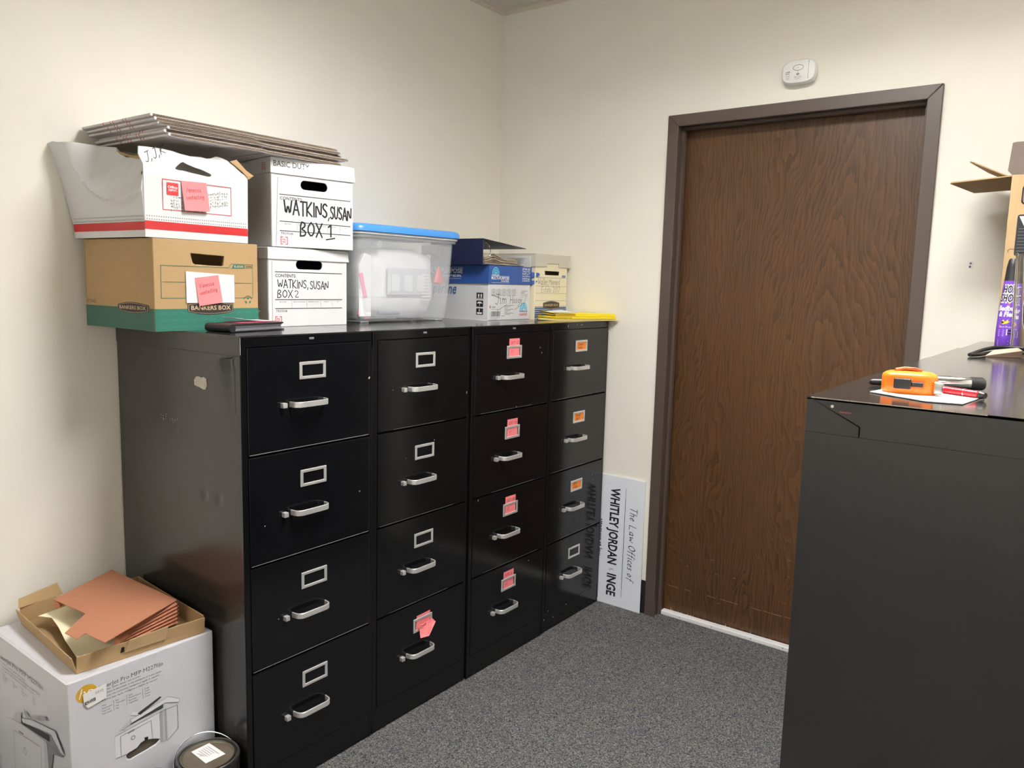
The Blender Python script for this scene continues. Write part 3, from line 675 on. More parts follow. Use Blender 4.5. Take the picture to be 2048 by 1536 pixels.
def note(t, c, ww, hh, ang, n0, txt, curl):
    ca, sa = math.cos(ang), math.sin(ang)
    fr = lambda s, q, n: FRONT(c[0]+s*ca-q*sa, c[1]+s*sa+q*ca, n)
    wp = lambda s, q: n0+max(0, (hh*.3-q))*curl
    MB().panel([(-ww/2, -hh/2), (ww/2, -hh/2), (ww/2, hh/2), (-ww/2, hh/2)], .0004, fr, step=.015, warp=wp).build('sheet', m_pink, t, smooth=60)
    pp = Print(lambda s, q, n: fr(s, q, n+wp(s, q)), .0006)
    pp.hand(txt[0], -ww*.38, hh*.12, hh*.16, m_pinkink, .1, width=ww*.62, slant=.15, ang=.06).hand(txt[1], -ww*.38, -hh*.13, hh*.15, m_pinkink, .1, width=ww*.72, slant=.15, ang=.1)
    pp.build('handwriting', t)
note(nt_, (.161, .112), .076, .079, .13, .004, ('Vanessa', 'contacting'), .06)

# crushed white box on top
ZO = H+.252
t = thing('file_box', 'crushed white file box with red band, top left of the stack', 'box', (-2.000, -.385, ZO), .04)
W_, D_ = .320, .372
prof = [(0, .0), (.32, .0), (.32, .19), (.312, .197), (.300, .203), (.281, .222), (.262, .235), (.245, .240), (.231, .241), (.215, .234), (.200, .231), (.183, .233), (.150, .230), (.119, .232), (.095, .236), (.064, .238), (.02, .237), (.002, .236), (-.003, .215), (.004, .19), (.001, .172)]
hol = [(.091, .188), (.100, .197), (.113, .207), (.121, .210), (.133, .206), (.150, .201), (.175, .197), (.197, .190), (.205, .186), (.203, .181), (.192, .179), (.170, .181), (.140, .183), (.115, .186), (.10, .185)]
def wf_(s, z): return -max(0, z-(.168+.09*s))*.32+.004*math.sin(s*25)*max(0, min(1, (z-.14)/.05))
MB().panel(prof, .004, FRONT, holes=[hol], step=.014, warp=wf_).build('front_panel', m_whitecard, t, smooth=35)
sprof = [(0, 0), (.372, 0), (.376, .04), (.39, .15), (.405, .245), (.40, .262), (.36, .266), (.335, .262), (.293, .262), (.25, .256), (.217, .254), (.20, .240), (.179, .226), (.15, .224), (.13, .219), (.097, .215), (.07, .188), (.05, .17), (.035, .158), (.02, .163), (.004, .17)]
def ws_(s, z):
    q = .058*max(0, z/.26)**1.4*max(0, min(1, (s+.02)/.36))
    # crescent crease: the front part of this side is pushed in
    zc = .30-math.sqrt(max(0, .205**2-(s-.115)**2)) if abs(s-.115) < .205 else .30
    q -= .62*max(0, z-zc)*max(0, min(1, (s+.004)/.05))*max(0, min(1, (.31-s)/.06))
    mk = max(0, min(1, (s+.004)/.05))*max(0, min(1, (.31-s)/.06))
    q += .011*math.exp(-((z-zc)/.009)**2)*mk+(.0016*math.sin(s*170)*mk*max(0, min(1, (z-zc)/.02)))
    q += .003*math.sin(s*30)*min(1, z/.1)
    return q
MB().panel([(s, z) for s, z in sprof], .004, SIDE, step=.006, warp=ws_).build('side_panel', m_whitecard, t, smooth=40, label='torn and bulging side panel')
bk = MB(); bk.box(.316, .32, .004, .33, 0, .20); bk.box(0, .32, .366, .370, 0, .23); bk.box(.003, .316, .004, .366, .0, .004)
bk.build('back_panels', m_kraftd, t)
MB().panel([(.016, .168), (.06, .195), (.10, .214), (.15, .222), (.19, .232), (.21, .245), (.17, .232), (.12, .226), (.08, .211), (.045, .182), (.02, .163)], .003, SIDE, step=.012, warp=lambda s, z: ws_(s, z)+.003+.002*math.sin(s*150)).build('torn_edge', m_kraft, t, label='torn brown inner layer')
MB().panel([(.268, .232), (.30, .207), (.322, .186), (.345, .200), (.318, .212), (.29, .240)], .003, FRONT, step=.01, warp=lambda s, z: wf_(s, z)+.006-.2*max(0, s-.3)).build('torn_flap', m_kraft, t, label='curled brown torn flap')
p = Print(lambda s, z, n: FRONT(s, z, n+wf_(s, z)), .0007)
p.rect(0, .32, .021, .043, m_inkr)
for k in range(46):
    for j in (0, 1): p.disc(.006+k*.0068, .0475+j*.0085, .0019, .0015, m_inkg, 0, 6)
p.frame(.052, .264, .076, .156, .0018, m_inkr)
p.rect(.064, .098, .116, .149, m_inkrl, 1).text('Office', .067, .134, m_inkw, width=.028, height=.0065, layer=2, bold=.02).text('DEPOT.', .069, .1265, m_inkw, width=.025, height=.005, layer=2, bold=.02)
p.hand('J,J,K', .012, .195, .022, m_ink, .09, slant=.5, ang=.5)
random.seed(11)
for k in range(5):
    for j in range(24):
        x = .076+j*.0075; y = .112-k*.0085+(.0012*j if j > 12 else 0)
        if .112 < x < .178 and k < 4: continue
        if x > .262+.0 and k > 1: continue
        p.line((x, y), (x+random.uniform(-.002, .004), y+random.uniform(-.006, .004)), .0011, m_ink, 1)
        if random.random() < .6: p.line((x, y-.002), (x+random.uniform(.002, .006), y-.002+random.uniform(-.002, .002)), .001, m_ink, 1)
p.build('printed_front', t)
p = Print(lambda s, z, n: SIDE(s, z, n+ws_(s, z)), .001)
for k in range(24):
    a, b = k*.372/24, (k+1)*.372/24; p.rect(a, b, .018, .040, m_inkr)
for k in range(60):
    for j in (0, 1): p.disc(.005+k*.0061, .0455+j*.009, .0014, .0018, m_inkg, 0, 5)
p.build('printed_side', t)
nt_ = thing('sticky_note', 'pink sticky note on the crushed white box', 'note', (-2.000, -.385, ZO), .04)
note(nt_, (.146, .119), .077, .080, .04, .003, ('Vanessa', 'contacting'), .16)

# two white basic-duty boxes
def white_box(label, loc, rz, w, d, h, lid0, lid1, contents):
    t = thing('file_box', label, 'box', loc, rz)
    carton(t, w, d, lid1-.006, m_whitecard, m_ink, holes=[contents['hole']])
    l = MB(); e = .0035; a0, a1 = -e, w+e
    l.box(a0, a1, -e, d+e, lid1-.004, lid1); l.box(a0, a1, -e, -.0005, lid0, lid1-.004); l.box(a0, a1, d+.0005, d+e, lid0, lid1-.004)
    l.box(a0, -.0005, -e, d+e, lid0, lid1-.004); l.box(w+.0005, a1, -e, d+e, lid0, lid1-.004)
    l.build('lid', m_whitecard, t, bevel=.0015)
    return t
def logo(p, x, y, s, layer=0):
    for a, b in (((0, 0), (0, 1)), ((1, 0), (1, 1)), ((0, 0), (.3, 0)), ((.7, 0), (1, 0)), ((0, 1), (.3, 1)), ((.7, 1), (1, 1))): p.line((x+a[0]*s, y+a[1]*s), (x+b[0]*s, y+b[1]*s), s*.1, m_inkrl, layer)
    p.text('PAL', x+s*.22, y+s*.55, m_inkrl, width=s*.56, height=s*.25, layer=layer, bold=.02).text('RED', x+s*.22, y+s*.2, m_inkrl, width=s*.56, height=s*.25, layer=layer, bold=.02)
def form(p, x0, x1, zt, zm, zb, k=0):
    p.line((x0, zt), (x1, zt), .0023, m_ink).text('CONTENTS:', x0+.001, zt-.016, m_ink, width=.078, height=.0095, bold=.012)
    p.line((x0, zm), (x1, zm), .0023, m_ink).line((x0, zb), (x1, zb), .0023, m_ink)
    w = x1-x0
    for fx in (.23, .45, .66, .84): p.line((x0+fx*w, zm-.003), (x0+(fx+.006)*w, zb+.003), .0008, m_inkg)
    for fx, tx, ww in ((.06, 'BOX NO.', .1), (.26, 'BOX LOCATION', .17), (.475, 'DESTROY DATE', .16), (.72, 'FROM', .06), (.92, 'TO', .025)): p.text(tx, x0+fx*w, zm-.009, m_inkg, width=ww*w, height=.004)
    p.text('TR59208', x0+.002, zb-.011, m_ink, width=.042, height=.0065)
t = white_box('white file box marked box 2, under the other white file box', (-1.612, -.375, H), .005, .312, .360, .246, .2105, .246, dict(hole=rrect(.104, .209, .181, .209, .0135)[::-1]))
p = Print(FRONT)
form(p, .0235, .290, .171, .085, .057)
p.hand('WATKINS,', .033, .121, .026, m_ink, .11, width=.118, jit=.03).hand('SUSAN', .158, .119, .026, m_ink, .11, width=.074, jit=.03).hand('BOX', .032, .091, .024, m_ink, .115, width=.056, jit=.02).hand('2', .097, .092, .022, m_ink, .09, width=.015)
logo(p, .024, .010, .022)
for k in range(40): p.line((.0125, .004+k*.005), (.0125, .0065+k*.005), .0018, m_inkg)
p.build('printed_front', t)
p = Print(at(SIDE, (-.0035, 0, 0)))
logo(p, .045, .214, .016); p.build('printed_lid_mark', t)
t = white_box('white file box marked box 1, stacked beside the crushed box', (-1.588, -.362, H+.246+.0035), -.145, .292, .338, .270, .222, .270, dict(hole=rrect(.100, .196, .181, .209, .0135)[::-1]))
zb = -(H+.2495)
p = Print(FRONT)
form(p, .027, .281, .160, .078, .049)
p.hand('WATKINS', .042, .100, .044, m_ink, .125, width=.152, jit=.03).hand(',', .196, .098, .036, m_ink, .1).hand('SUSAN', .206, .098, .040, m_ink, .12, width=.078, jit=.04).hand('BOX', .097, .036, .044, m_ink, .115, width=.078, jit=.03).hand('1', .196, .040, .038, m_ink, .14, width=.016).line((.19, .030), (.222, .036), .004, m_ink)
logo(p, .030, .008, .022)
for k in range(40): p.line((.0135+.0002*k, .004+k*.0052), (.0135+.0002*k, .0067+k*.0052), .0018, m_inkg)
p.build('printed_front', t)
p = Print(at(FRONT, (0, -.0035, 0)))
p.text('BASIC DUTY', .006, .243, m_ink, width=.122, height=.017); p.build('printed_lid', t)
p = Print(at(SIDE, (-.0035, 0, 0))); logo(p, .03, .235, .02); p.build('printed_lid_mark', t)

# flattened cartons lying across the two upper boxes
ZB = H+.246+.0035+.270+.001
def flat_carton(k, z, dx, dy, tilt):
    o = thing('flattened_carton', ['lowest flattened white carton of the stack on the white boxes', 'second flattened carton from the bottom of the stack', 'third flattened carton from the bottom of the stack', 'flattened carton third from the top of the stack', 'flattened carton second from the top of the stack', 'topmost flattened carton of the stack against the wall'][k], 'carton', (-1.962+dx, -.405+dy, z), tilt, 'flattened cartons on the white boxes')
    for side, (a, b, oy) in enumerate(((0, .302, 0), (.306, .625-(.03 if k < 2 else 0), .008))):
        bd = MB(); lw = random.uniform(-.004, .004)
        for ply in (0, 1):
            zz = .0002+ply*.0041; L = .0006; fh = .0027; oy2 = oy+ply*.003+lw
            bd.box(a, b, oy2, .395+oy2-.008, zz, zz+L, 0); bd.box(a, b, oy2, .395+oy2-.008, zz+L+fh, zz+2*L+fh, 1 if ply == 0 else 0)
            n = int((b-a)/.0042); V = []
            for i in range(n+1):
                x = a+(b-a)*i/n; V += [(x, oy2+.0015, zz+L+(fh if i % 2 else 0)), (x, .38+oy2, zz+L+(fh if i % 2 else 0))]
            bd.add(V, [(2*i, 2*i+2, 2*i+3, 2*i+1) for i in range(n)], 2)
            bd.box(a, b, oy2+.012, oy2+.014, zz+L, zz+L+fh, 3)
        bd.build('left_panel' if side == 0 else 'right_panel', [m_greycard, m_kraftd, m_flute, m_void], o)
    # folded end on the left with its printed red marks
    e = MB(); e.tube([(.0, .002, .0042), (.0, .385, .0042)], .0039, 8, m=0); e.build('folded_edge', m_greycard, o, smooth=60)
    pr_ = MB()
    for yy in (.13, .145, .20, .215, .255): pr_.tube([(.0, yy, .0042), (.0, yy+.003, .0042)], .0042, 8)
    tag(pr_.build('printed_marks', m_inkr, o), kind='stuff')
random.seed(5)
zz = ZB
for k in range(6):
    flat_carton(k, zz, (.028, .018, .024, .0, -.012, -.020)[k], (.0, .004, -.003, .002, -.004, .0)[k]-.0, (.0, .004, -.004, .003, -.006, .002)[k])
    zz += .0086

# clear bin with a blue lid
t = thing('storage_bin', 'translucent plastic bin with a blue lid, in the middle of the cabinet tops', 'bin', (-1.275, -.340, H), -.03)
def ring(x0, x1, y0, y1, z, rad): return [(x, y, z) for x, y in rrect(x0, x1, y0, y1, rad, 5)]
outer = [ring(.075, .524, .022, .275, .004, .03), ring(.068, .533, .016, .282, .012, .035), ring(.066, .536, .012, .286, .091, .035), ring(.062, .541, .009, .289, .093, .035), ring(.048, .556, .001, .297, .300, .04), ring(.038, .568, -.008, .306, .302, .044), ring(.038, .568, -.008, .306, .318, .044)]
inner = [ring(.050, .554, .003, .295, .318, .04), ring(.064, .539, .011, .287, .093, .034), ring(.070, .531, .018, .280, .016, .033)]
MB().loft(outer+inner).build('tub', m_clear, t, smooth=40)
ft = MB()
for x in (.09, .47): ft.box(x, x+.04, .03, .26, 0, .006)
ft.build('foot', m_clearrim, t, bevel=.002)
MB().loft([ring(.040, .566, -.006, .304, .312, .044), ring(.034, .574, -.012, .31, .314, .046), ring(.034, .574, -.012, .31, .321, .046)]).build('rim', m_clearrim, t, smooth=40)
MB().loft([ring(.033, .576, -.013, .311, .3215, .046), ring(.029, .581, -.018, .315, .3235, .05), ring(.029, .581, -.018, .315, .337, .05), ring(.034, .576, -.013, .310, .346, .047), ring(.045, .565, -.002, .299, .350, .04), ring(.06, .55, .012, .285, .348, .035)]).build('lid', m_bluelid, t, smooth=50)
MB().box(.553, .566, .10, .20, .262, .302).build('latch_lug', m_clearrim, t, bevel=.003)
BX = lambda x, y, z: Vector((-1.275+x*math.cos(-.03)-y*math.sin(-.03), -.340+x*math.sin(-.03)+y*math.cos(-.03), H+z))
def blob(name, label, cat, mtl, x0, x1, y0, y1, z0, z1, seed, amp):
    rg = random.Random(seed); ph = [rg.uniform(0, 6) for _ in range(6)]
    V = []; nu, nv = 40, 22
    for i in range(nv+1):
        a = -PI/2+PI*i/nv
        for j in range(nu):
            b = 2*PI*j/nu
            e = lambda c, q: abs(c)**q*(1 if c >= 0 else -1)
            x = e(math.cos(a), .45)*e(math.cos(b), .45); y = e(math.cos(a), .45)*e(math.sin(b), .45); z = e(math.sin(a), .45)
            n = 1+amp*(math.sin(x*5+ph[0])*math.sin(z*7+ph[1])+.6*math.sin(x*13+z*9+ph[2])+.4*math.sin(z*19-y*11+ph[3]))
            V.append(((x0+x1)/2+(x1-x0)/2*x*n, (y0+y1)/2+(y1-y0)/2*y*n, (z0+z1)/2+(z1-z0)/2*z*(n if z > 0 else 1)))
    F = [(i*nu+j, i*nu+(j+1) % nu, (i+1)*nu+(j+1) % nu, (i+1)*nu+j) for i in range(nv) for j in range(nu)]
    o = MB().add([BX(*q) for q in V], F).build(name, mtl, smooth=80); return tag(o, label, cat)
blob('plastic_bag', 'large crumpled white plastic bag inside the clear bin', 'bag', m_bagp, .13, .485, .03, .25, .014, .275, 2, .03)
t2 = thing('zip_bag', 'clear bag with pink zip strip at the left inside the bin', 'bag', BX(0, 0, 0), -.03)
MB().panel([(.075, .02), (.13, .02), (.13, .24), (.10, .25), (.072, .2)], .02, at(FRONT, (0, .036, 0)), n0=.02).build('bag', m_bagp, t2, bevel=.004)
MB().hexa([(.070, .0135, .176), (.086, .0135, .178), (.108, .015, .09), (.091, .015, .09), (.070, .0155, .176), (.086, .0155, .178), (.108, .017, .09), (.091, .017, .09)]).hexa([(.094, .0165, .088), (.107, .0165, .088), (.124, .0215, .014), (.103, .0215, .014), (.094, .0185, .088), (.107, .0185, .088), (.124, .0225, .014), (.103, .0225, .014)]).box(.072, .112, .0215, .0225, .03, .044).build('zip_strip', m_pinkp, t2)
t2 = thing('sewing_kit', 'ribbed grey and white packet inside the clear bin', 'packet', BX(0, 0, 0), -.03)
pk = MB(); pk.box(.21, .42, .02, .026, .10, .20); pk.build('tray', mat('pale_grey_plastic', (.62, .64, .67), .4), t2, bevel=.003)
pk = MB()
for k in range(9): pk.box(.38, .425, .0165, .0195, .08+k*.012, .085+k*.012)
pk.build('ribs', m_bagp, t2)
pk = MB()
for x in (.225, .29, .355): pk.box(x, x+.04, .0155, .0195, .115, .175)
pk.build('pockets', mat('pocket_plastic', (.78, .79, .80), .4), t2)
tag(MB().loft([[BX(.505+rr*math.cos(2*PI*j/14), .05+rr*.5*math.sin(2*PI*j/14), z) for j in range(14)] for rr, z in ((.003, .215), (.010, .195), (.024, .165), (.028, .15), (.010, .142))]).build('red_cap', m_redp, smooth=60), 'red pointed plastic piece at the right inside the bin', 'toy')
tag(MB().loft([[BX(.175+.013*math.cos(2*PI*j/16), y, .283+.013*math.sin(2*PI*j/16)) for j in range(16)] for y in (.025, .05)]).build('grey_disc', m_greyp, smooth=60), 'small grey disc near the top inside the bin', 'disc')
tag(MB().loft([[BX(x, .022+.006*math.cos(2*PI*j/12), .034+.007*math.sin(2*PI*j/12)) for j in range(12)] for x in (.165, .27)]).build('grey_roll', mat('slate_foam', (.2, .23, .28), .6), smooth=60), 'slate grey roll at the bottom inside the bin', 'roll')

# blue and white copy paper carton with an open navy binder on it
t = thing('paper_carton', 'white copy paper carton with blue sleeve top, under the navy binder', 'box', (-.580, -.410, H))
carton(t, .290, .398, .205, m_whitecard, m_whitecard)
l = MB(); e = .004; z0, z1 = .150, .226
l.box(-e, .290+e, -e, -.0005, z0, z1); l.box(-e, .290+e, .3985, .398+e, z0, z1); l.box(-e, -.0005, -.0005, .3985, z0, z1); l.box(.2905, .290+e, -.0005, .3985, z0, z1)
l.build('blue_sleeve', m_blue, t, bevel=.0012)
MB().panel([(.0, .215), (.27, .215), (.26, .268), (.004, .276)], .002, at(SIDE, (.292, 0, 0))).build('white_flap', m_whitecard, t)
TABF = lambda s, z, n: (s, -.0048-(s-.291)*1.15-n, z)
tb = MB(); tb.panel([(.292, .205), (.312, .203), (.316, .195), (.309, .186), (.292, .182)], .002, TABF).panel([(.292, .17), (.309, .168), (.304, .156), (.292, .152)], .002, TABF); tb.build('sleeve_tab', m_blue, t)
p = Print(at(FRONT, (0, -e, 0)))
for k, (ra, mm) in enumerate(((.024, m_cyan), (.0195, m_blue), (.0165, m_cyan), (.0115, m_blue), (.009, m_cyan))):
    p.poly([(.040+ra*math.cos(a*PI/14), .192+ra*1.15*math.sin(a*PI/14)) for a in range(15)], mm, k*.4)
p.text('PAPERLINE', .016, .184, m_inkw, width=.048, height=.0065, bold=.02).text('MULTI-PURPOSE', .012, .1685, m_inkw, width=.120, height=.0125, bold=.02).text('PAPER', .078, .1595, m_inkw, width=.054, height=.006, bold=.02)
p.line((.012, .183), (.132, .183), .001, m_inkw).line((.015, .1555), (.132, .1555), .0009, m_inkw)
for k, (tx, hh) in enumerate((('LETTER SIZE', .0085), ('TAMANO CARTA', .0045), ('8 1/2" x 11"', .0085), ('216 x 279 mm', .006), ('20 lb/75 gsm', .007), ('10 REAMS/CASE', .0045))): p.text(tx, .225, (.212, .204, .1925, .183, .172, .164)[k], m_inkw, width=.056, height=hh, bold=.02)
p.build('printed_sleeve', t)
p = Print(FRONT)
for k in range(5):
    x = .020+k*.035; p.path(rrect(x, x+.026, .102, .128, .004, 2), .0014, m_inkg, 0, True)
    p.ring(x+.013, .120, .006, .004, .0014, m_inkg).line((x+.006, .107), (x+.019, .116), .0015, m_inkg).line((x+.014, .106), (x+.018, .108), .0022, m_inkg)
p.hand('Jim', .045, .068, .040, m_ink, .05, width=.075, slant=.1, layer=1).hand('Hooge', .145, .068, .034, m_ink, .05, width=.085, slant=.1, layer=1).line((.245, .06), (.262, .105), .0014, m_ink, 1).line((.02, .106), (.08, .092), .0014, m_ink, 1).line((.06, .040), (.125, .064), .0013, m_ink, 1).line((.18, .042), (.245, .070), .0013, m_ink, 1)
random.seed(4); x = .018
while x < .078:
    ww = random.choice((.0008, .0014, .0022)); p.rect(x, x+ww, .016 if random.random() > .15 else .013, .037, m_ink); x += ww+random.choice((.001, .0016, .0022))
for k in range(2): p.text('0 39200 92000 6', .015, .009-.006*k, m_inkg, width=.065-.02*k, height=.003)
for k in range(9): p.line((.110, .061-k*.0055), (.170-.02*(k % 3)-(.04 if k == 8 else 0), .061-k*.0055), .0016, m_inkg)
p.rect(.008, .018, .050, .060, m_inkrl).rect(.0105, .0155, .0525, .0575, m_whitecard, 1).text('SFI', .026, .050, m_ink, width=.02, height=.008).line((.02, .045), (.065, .045), .0012, m_inkg)
for k, (ra, mm) in enumerate(((.027, m_cyan), (.021, m_whitecard), (.019, m_cyan), (.0125, m_whitecard), (.011, m_cyan), (.0055, m_whitecard))): p.poly([(.244+ra*math.cos(a*PI/14), .041+ra*1.2*math.sin(a*PI/14)) for a in range(15)], mm, k*.4)
p.text('PAPERLINE', .215, .032, m_blue, width=.058, height=.0065, bold=.03)
for k in range(3): p.line((.216, .026-k*.004), (.272, .026-k*.004), .0016, m_inkrl)
for k, (a, b) in enumerate(((.225, .268), (.222, .25), (.22, .272), (.22, .272), (.22, .24))): p.line((a, .122-k*.0065), (b, .122-k*.0065), .002 if k < 2 else .001, m_inkg)
p.build('printed_front', t)
p = Print(lambda s, tt, n: (-n, -s, tt))
for k in range(3):
    z = .113-k*.0325; p.rect(-.063, -.027, z-.026, z, m_ink)
    if k == 0:
        for q in (-.055, -.041): p.rect(q+.001, q+.007, z-.02, z-.010, m_inkw, 1).poly([(q-.002, z-.011), (q+.010, z-.011), (q+.004, z-.004)], m_inkw, 1)
        p.rect(-.06, -.03, z-.0245, z-.0225, m_inkw, 1)
    if k == 1: p.poly([(-.06, z-.012), (-.03, z-.012), (-.038, z-.005), (-.052, z-.005)], m_inkw, 1).rect(-.046, -.044, z-.022, z-.012, m_inkw, 1)
    if k == 2: p.text('5', -.049, z-.012, m_inkw, height=.009, layer=1, bold=.03).rect(-.058, -.032, z-.023, z-.016, m_inkw, 1)
p.text('paperline', -.36, .105, m_stripeb, width=.185, height=.045, bold=.02, shear=.3)
p.build('printed_side', t)
p = Print(lambda s, tt, n: (-e-n, -s, tt))
p.text('MULTI-PURPOSE', -.36, .192, m_inkw, width=.222, height=.019, bold=.03).text('PAPER', -.27, .176, m_inkw, width=.13, height=.009, bold=.03).line((-.36, .216), (-.137, .216), .0014, m_inkw).line((-.30, .169), (-.148, .169), .0014, m_inkw)
p.build('printed_sleeve_side', t)
zbn = H+.2265
t = thing('ring_binder', 'navy ring binder lying open-ended on the blue carton, stuffed with pages', 'binder', (-.598, -.408, zbn))
MB().panel([(0, 0), (.29, 0), (.29, .105), (0, .105)], .003, at(SIDE, (-.020, 0, 0))).build('spine', m_navy, t, bevel=.001)
MB().hexa([(-.020, 0, .102), (.268, -.004, .076), (.268, .284, .076), (-.020, .29, .102), (-.020, 0, .1055), (.270, -.004, .0785), (.270, .284, .0785), (-.020, .29, .1055)]).build('front_cover', m_navy, t, bevel=.0008)
MB().box(-.017, .262, 0, .29, .0003, .0033).build('back_cover', m_navy, t, bevel=.0008)
pg = MB(); random.seed(8)
for k in range(9):
    V = []; n = 22; zz0 = .0036+k*.0033; L = .225+random.uniform(-.012, .012)
    for i in range(n+1):
        x = .002+L*i/n; q = i/n
        z = zz0+.018*math.exp(-((q-.28)/.16)**2)*(k/8)-.012*(k/8)*max(0, q-.55)+.0009*math.sin(q*14+k)
        z = max(z, .0035+.0006*k)
        V += [(x, .006+random.uniform(0, .001)+.002*(k % 3), z), (x, .28, z)]
    o_ = [(a, b, c+.0022) for a, b, c in V]; N = len(V)
    F = [(2*i, 2*i+2, 2*i+3, 2*i+1) for i in range(n)]; F += [(N+2*i, N+2*i+1, N+2*i+3, N+2*i+2) for i in range(n)]+[(2*i, N+2*i, N+2*i+2, 2*i+2) for i in range(n)]+[(2*i+1, 2*i+3, N+2*i+3, N+2*i+1) for i in range(n)]
    F += [(0, 1, N+1, N), (2*n, N+2*n, N+2*n+1, 2*n+1)]
    pg.add(V+o_, F, k % 2)
pg.build('page_block', [mat('aged_page_edge', (.55, .47, .37), .8), mat('aged_page_edge_dark', (.32, .26, .2), .8)], t)
for y in (.012, .145, .275):
    MB().tube([(.012+.030*math.cos(a*2*PI/20), y, .054+.036*math.sin(a*2*PI/20)) for a in range(20)], .0016, 6, closed=True).build('ring', m_chrome2, t, smooth=60)

# small cream and blue file box in the corner
t = thing('file_box', 'small cream file box with blue stripes and lid, in the corner', 'box', (-.279, -.430, H))
W_, D_ = .249, .35
carton(t, W_, D_, .278, m_cream, m_ink, holes=[[(.070, .213), (.186, .213), (.184, .195), (.074, .195)][::-1]])
l = MB(); e = .004; z0, z1 = .230, .286
l.panel([(-.006, z0), (.082, z0), (.084, z0+.015), (.176, z0+.017), (.178, z0), (W_+.022, z0), (W_+.022, z1), (-.006, z1)], .0035, at(FRONT, (0, -.0005, 0)), n0=.0035)
l.box(-.006, W_+.022, -.0005, D_+e, z1-.003, z1); l.box(-.006, -.003, -.0005, D_, z0, z1-.003); l.box(W_+.018, W_+.022, -.0005, D_, z0, z1-.003)
l.build('lid', mat('grey_cream_lid', (.60, .57, .49), .65), t, bevel=.001)
p = Print(FRONT)
for z in (.184, .146, .114, .082): p.line((0, z), (W_, z-.001), .0012, m_inkg)
p.hand('Waller,', .016, .150, .032, m_inkg, .06, width=.085, slant=.1).hand('Maynard', .104, .152, .028, m_inkg, .06, width=.085, slant=.1).hand('Estate', .046, .118, .026, m_inkg, .06, width=.075, slant=.1).hand('2017', .135, .118, .026, m_inkg, .06, width=.055, slant=.1)
for k in range(6): p.rect(0, W_, .006+k*.0095, .006+k*.0095+(.0075 if k < 5 else .002), m_stripeb)
badge(p, .062, .192, .043, .080, 'BANKERS BOX', 1)
p.rect(.207, .236, .186, .196, m_stripeb).text('LIBERTY', .209, .1885, m_inkw, width=.025, height=.004, layer=1)
p.build('printed_front', t)

# yellow folders hanging over the front edge
def quad_lerp(a, b): return (a[0], a[1]), (b[0], b[1])
A_, B_, Cc, Dd = Vector((-.372, -.500, 0)), Vector((-.016, -.690, 0)), Vector((-.014, -.452, 0)), Vector((-.290, -.442, 0))
def folder(label, z, th, mtl, sx, spine, fillm, off):
    t = thing('paper_folder', label, 'folder', (0, 0, H+z), 0, 'folders at the front edge')
    def pt(a, b, zz):   # a along the front edge, b back
        q = (A_*(1-a)+B_*a)*(1-b)+(Dd*(1-a)+Cc*a)*b; return (q.x+off[0], q.y+off[1], zz)
    def sheet(z0, curl, m_):
        n = 14; V = []
        for i in range(n+1):
            a = sx+(1-sx)*i/n; c = curl*max(0, 1-(i/n)/.28)**2
            V += [pt(a, 0, z0+c), pt(a, .9, z0+c*.3), pt(a, 0, z0+c+.0016), pt(a, .9, z0+c*.3+.0016)]
        F = []
        for i in range(n):
            k = 4*i; F += [(k, k+4, k+5, k+1), (k+2, k+3, k+7, k+6), (k, k+2, k+6, k+4), (k+1, k+5, k+7, k+3)]
        F += [(0, 1, 3, 2), (4*n, 4*n+2, 4*n+3, 4*n+1)]
        return V, F
    b = MB(); b.add(*sheet(0, .003, 0)); b.add(*sheet(th*.5, .005+th*.3, 0)); b.add(*sheet(th, .004+th*.6, 0))
    b.build('covers', mtl, t, smooth=40)
    b = MB(); V = [pt(spine, -.004, 0), pt(1, -.004, 0), pt(1, .02, 0), pt(spine, .02, 0), pt(spine, -.004, th+.0008), pt(1, -.004, th+.0008), pt(1, .02, th+.0008), pt(spine, .02, th+.0008)]
    b.hexa(V); b.build('gusset', mtl, t, bevel=.0006)
    b = MB(); V = [pt(sx+.16, .03, .0018), pt(.98, .03, .0018), pt(.98, .8, .0018), pt(sx+.16, .8, .0018), pt(sx+.16, .03, th-.0004), pt(.98, .03, th-.0004), pt(.98, .8, th-.0004), pt(sx+.16, .8, th-.0004)]
    b.hexa(V); b.build('papers', fillm, t)
m_pap2 = mat('brown_paper_edge', (.42, .24, .14), .8)
folder('thin manila folder at the bottom of the folder stack in the corner', .0005, .003, m_manila, .0, .5, m_paper, (.006, -.012))
folder('middle yellow folder of the stack hanging over the corner cabinet', .0075, .0065, m_yellow, .04, .45, m_pap2, (0, 0))
folder('thick topmost yellow folder of the stack, stuffed with papers', .0165, .0125, m_yellow, .10, .50, m_pap2, (0, .004))
t = thing('paper_sheet', 'white sheet sticking up from the yellow folders', 'paper', (0, 0, H+.0335))
MB().hexa([(-.30, -.51, 0), (-.16, -.585, .0), (-.14, -.48, .008), (-.27, -.46, .002), (-.30, -.51, .0007), (-.16, -.585, .0007), (-.14, -.48, .0087), (-.27, -.46, .0027)]).build('sheet', m_paper, t)

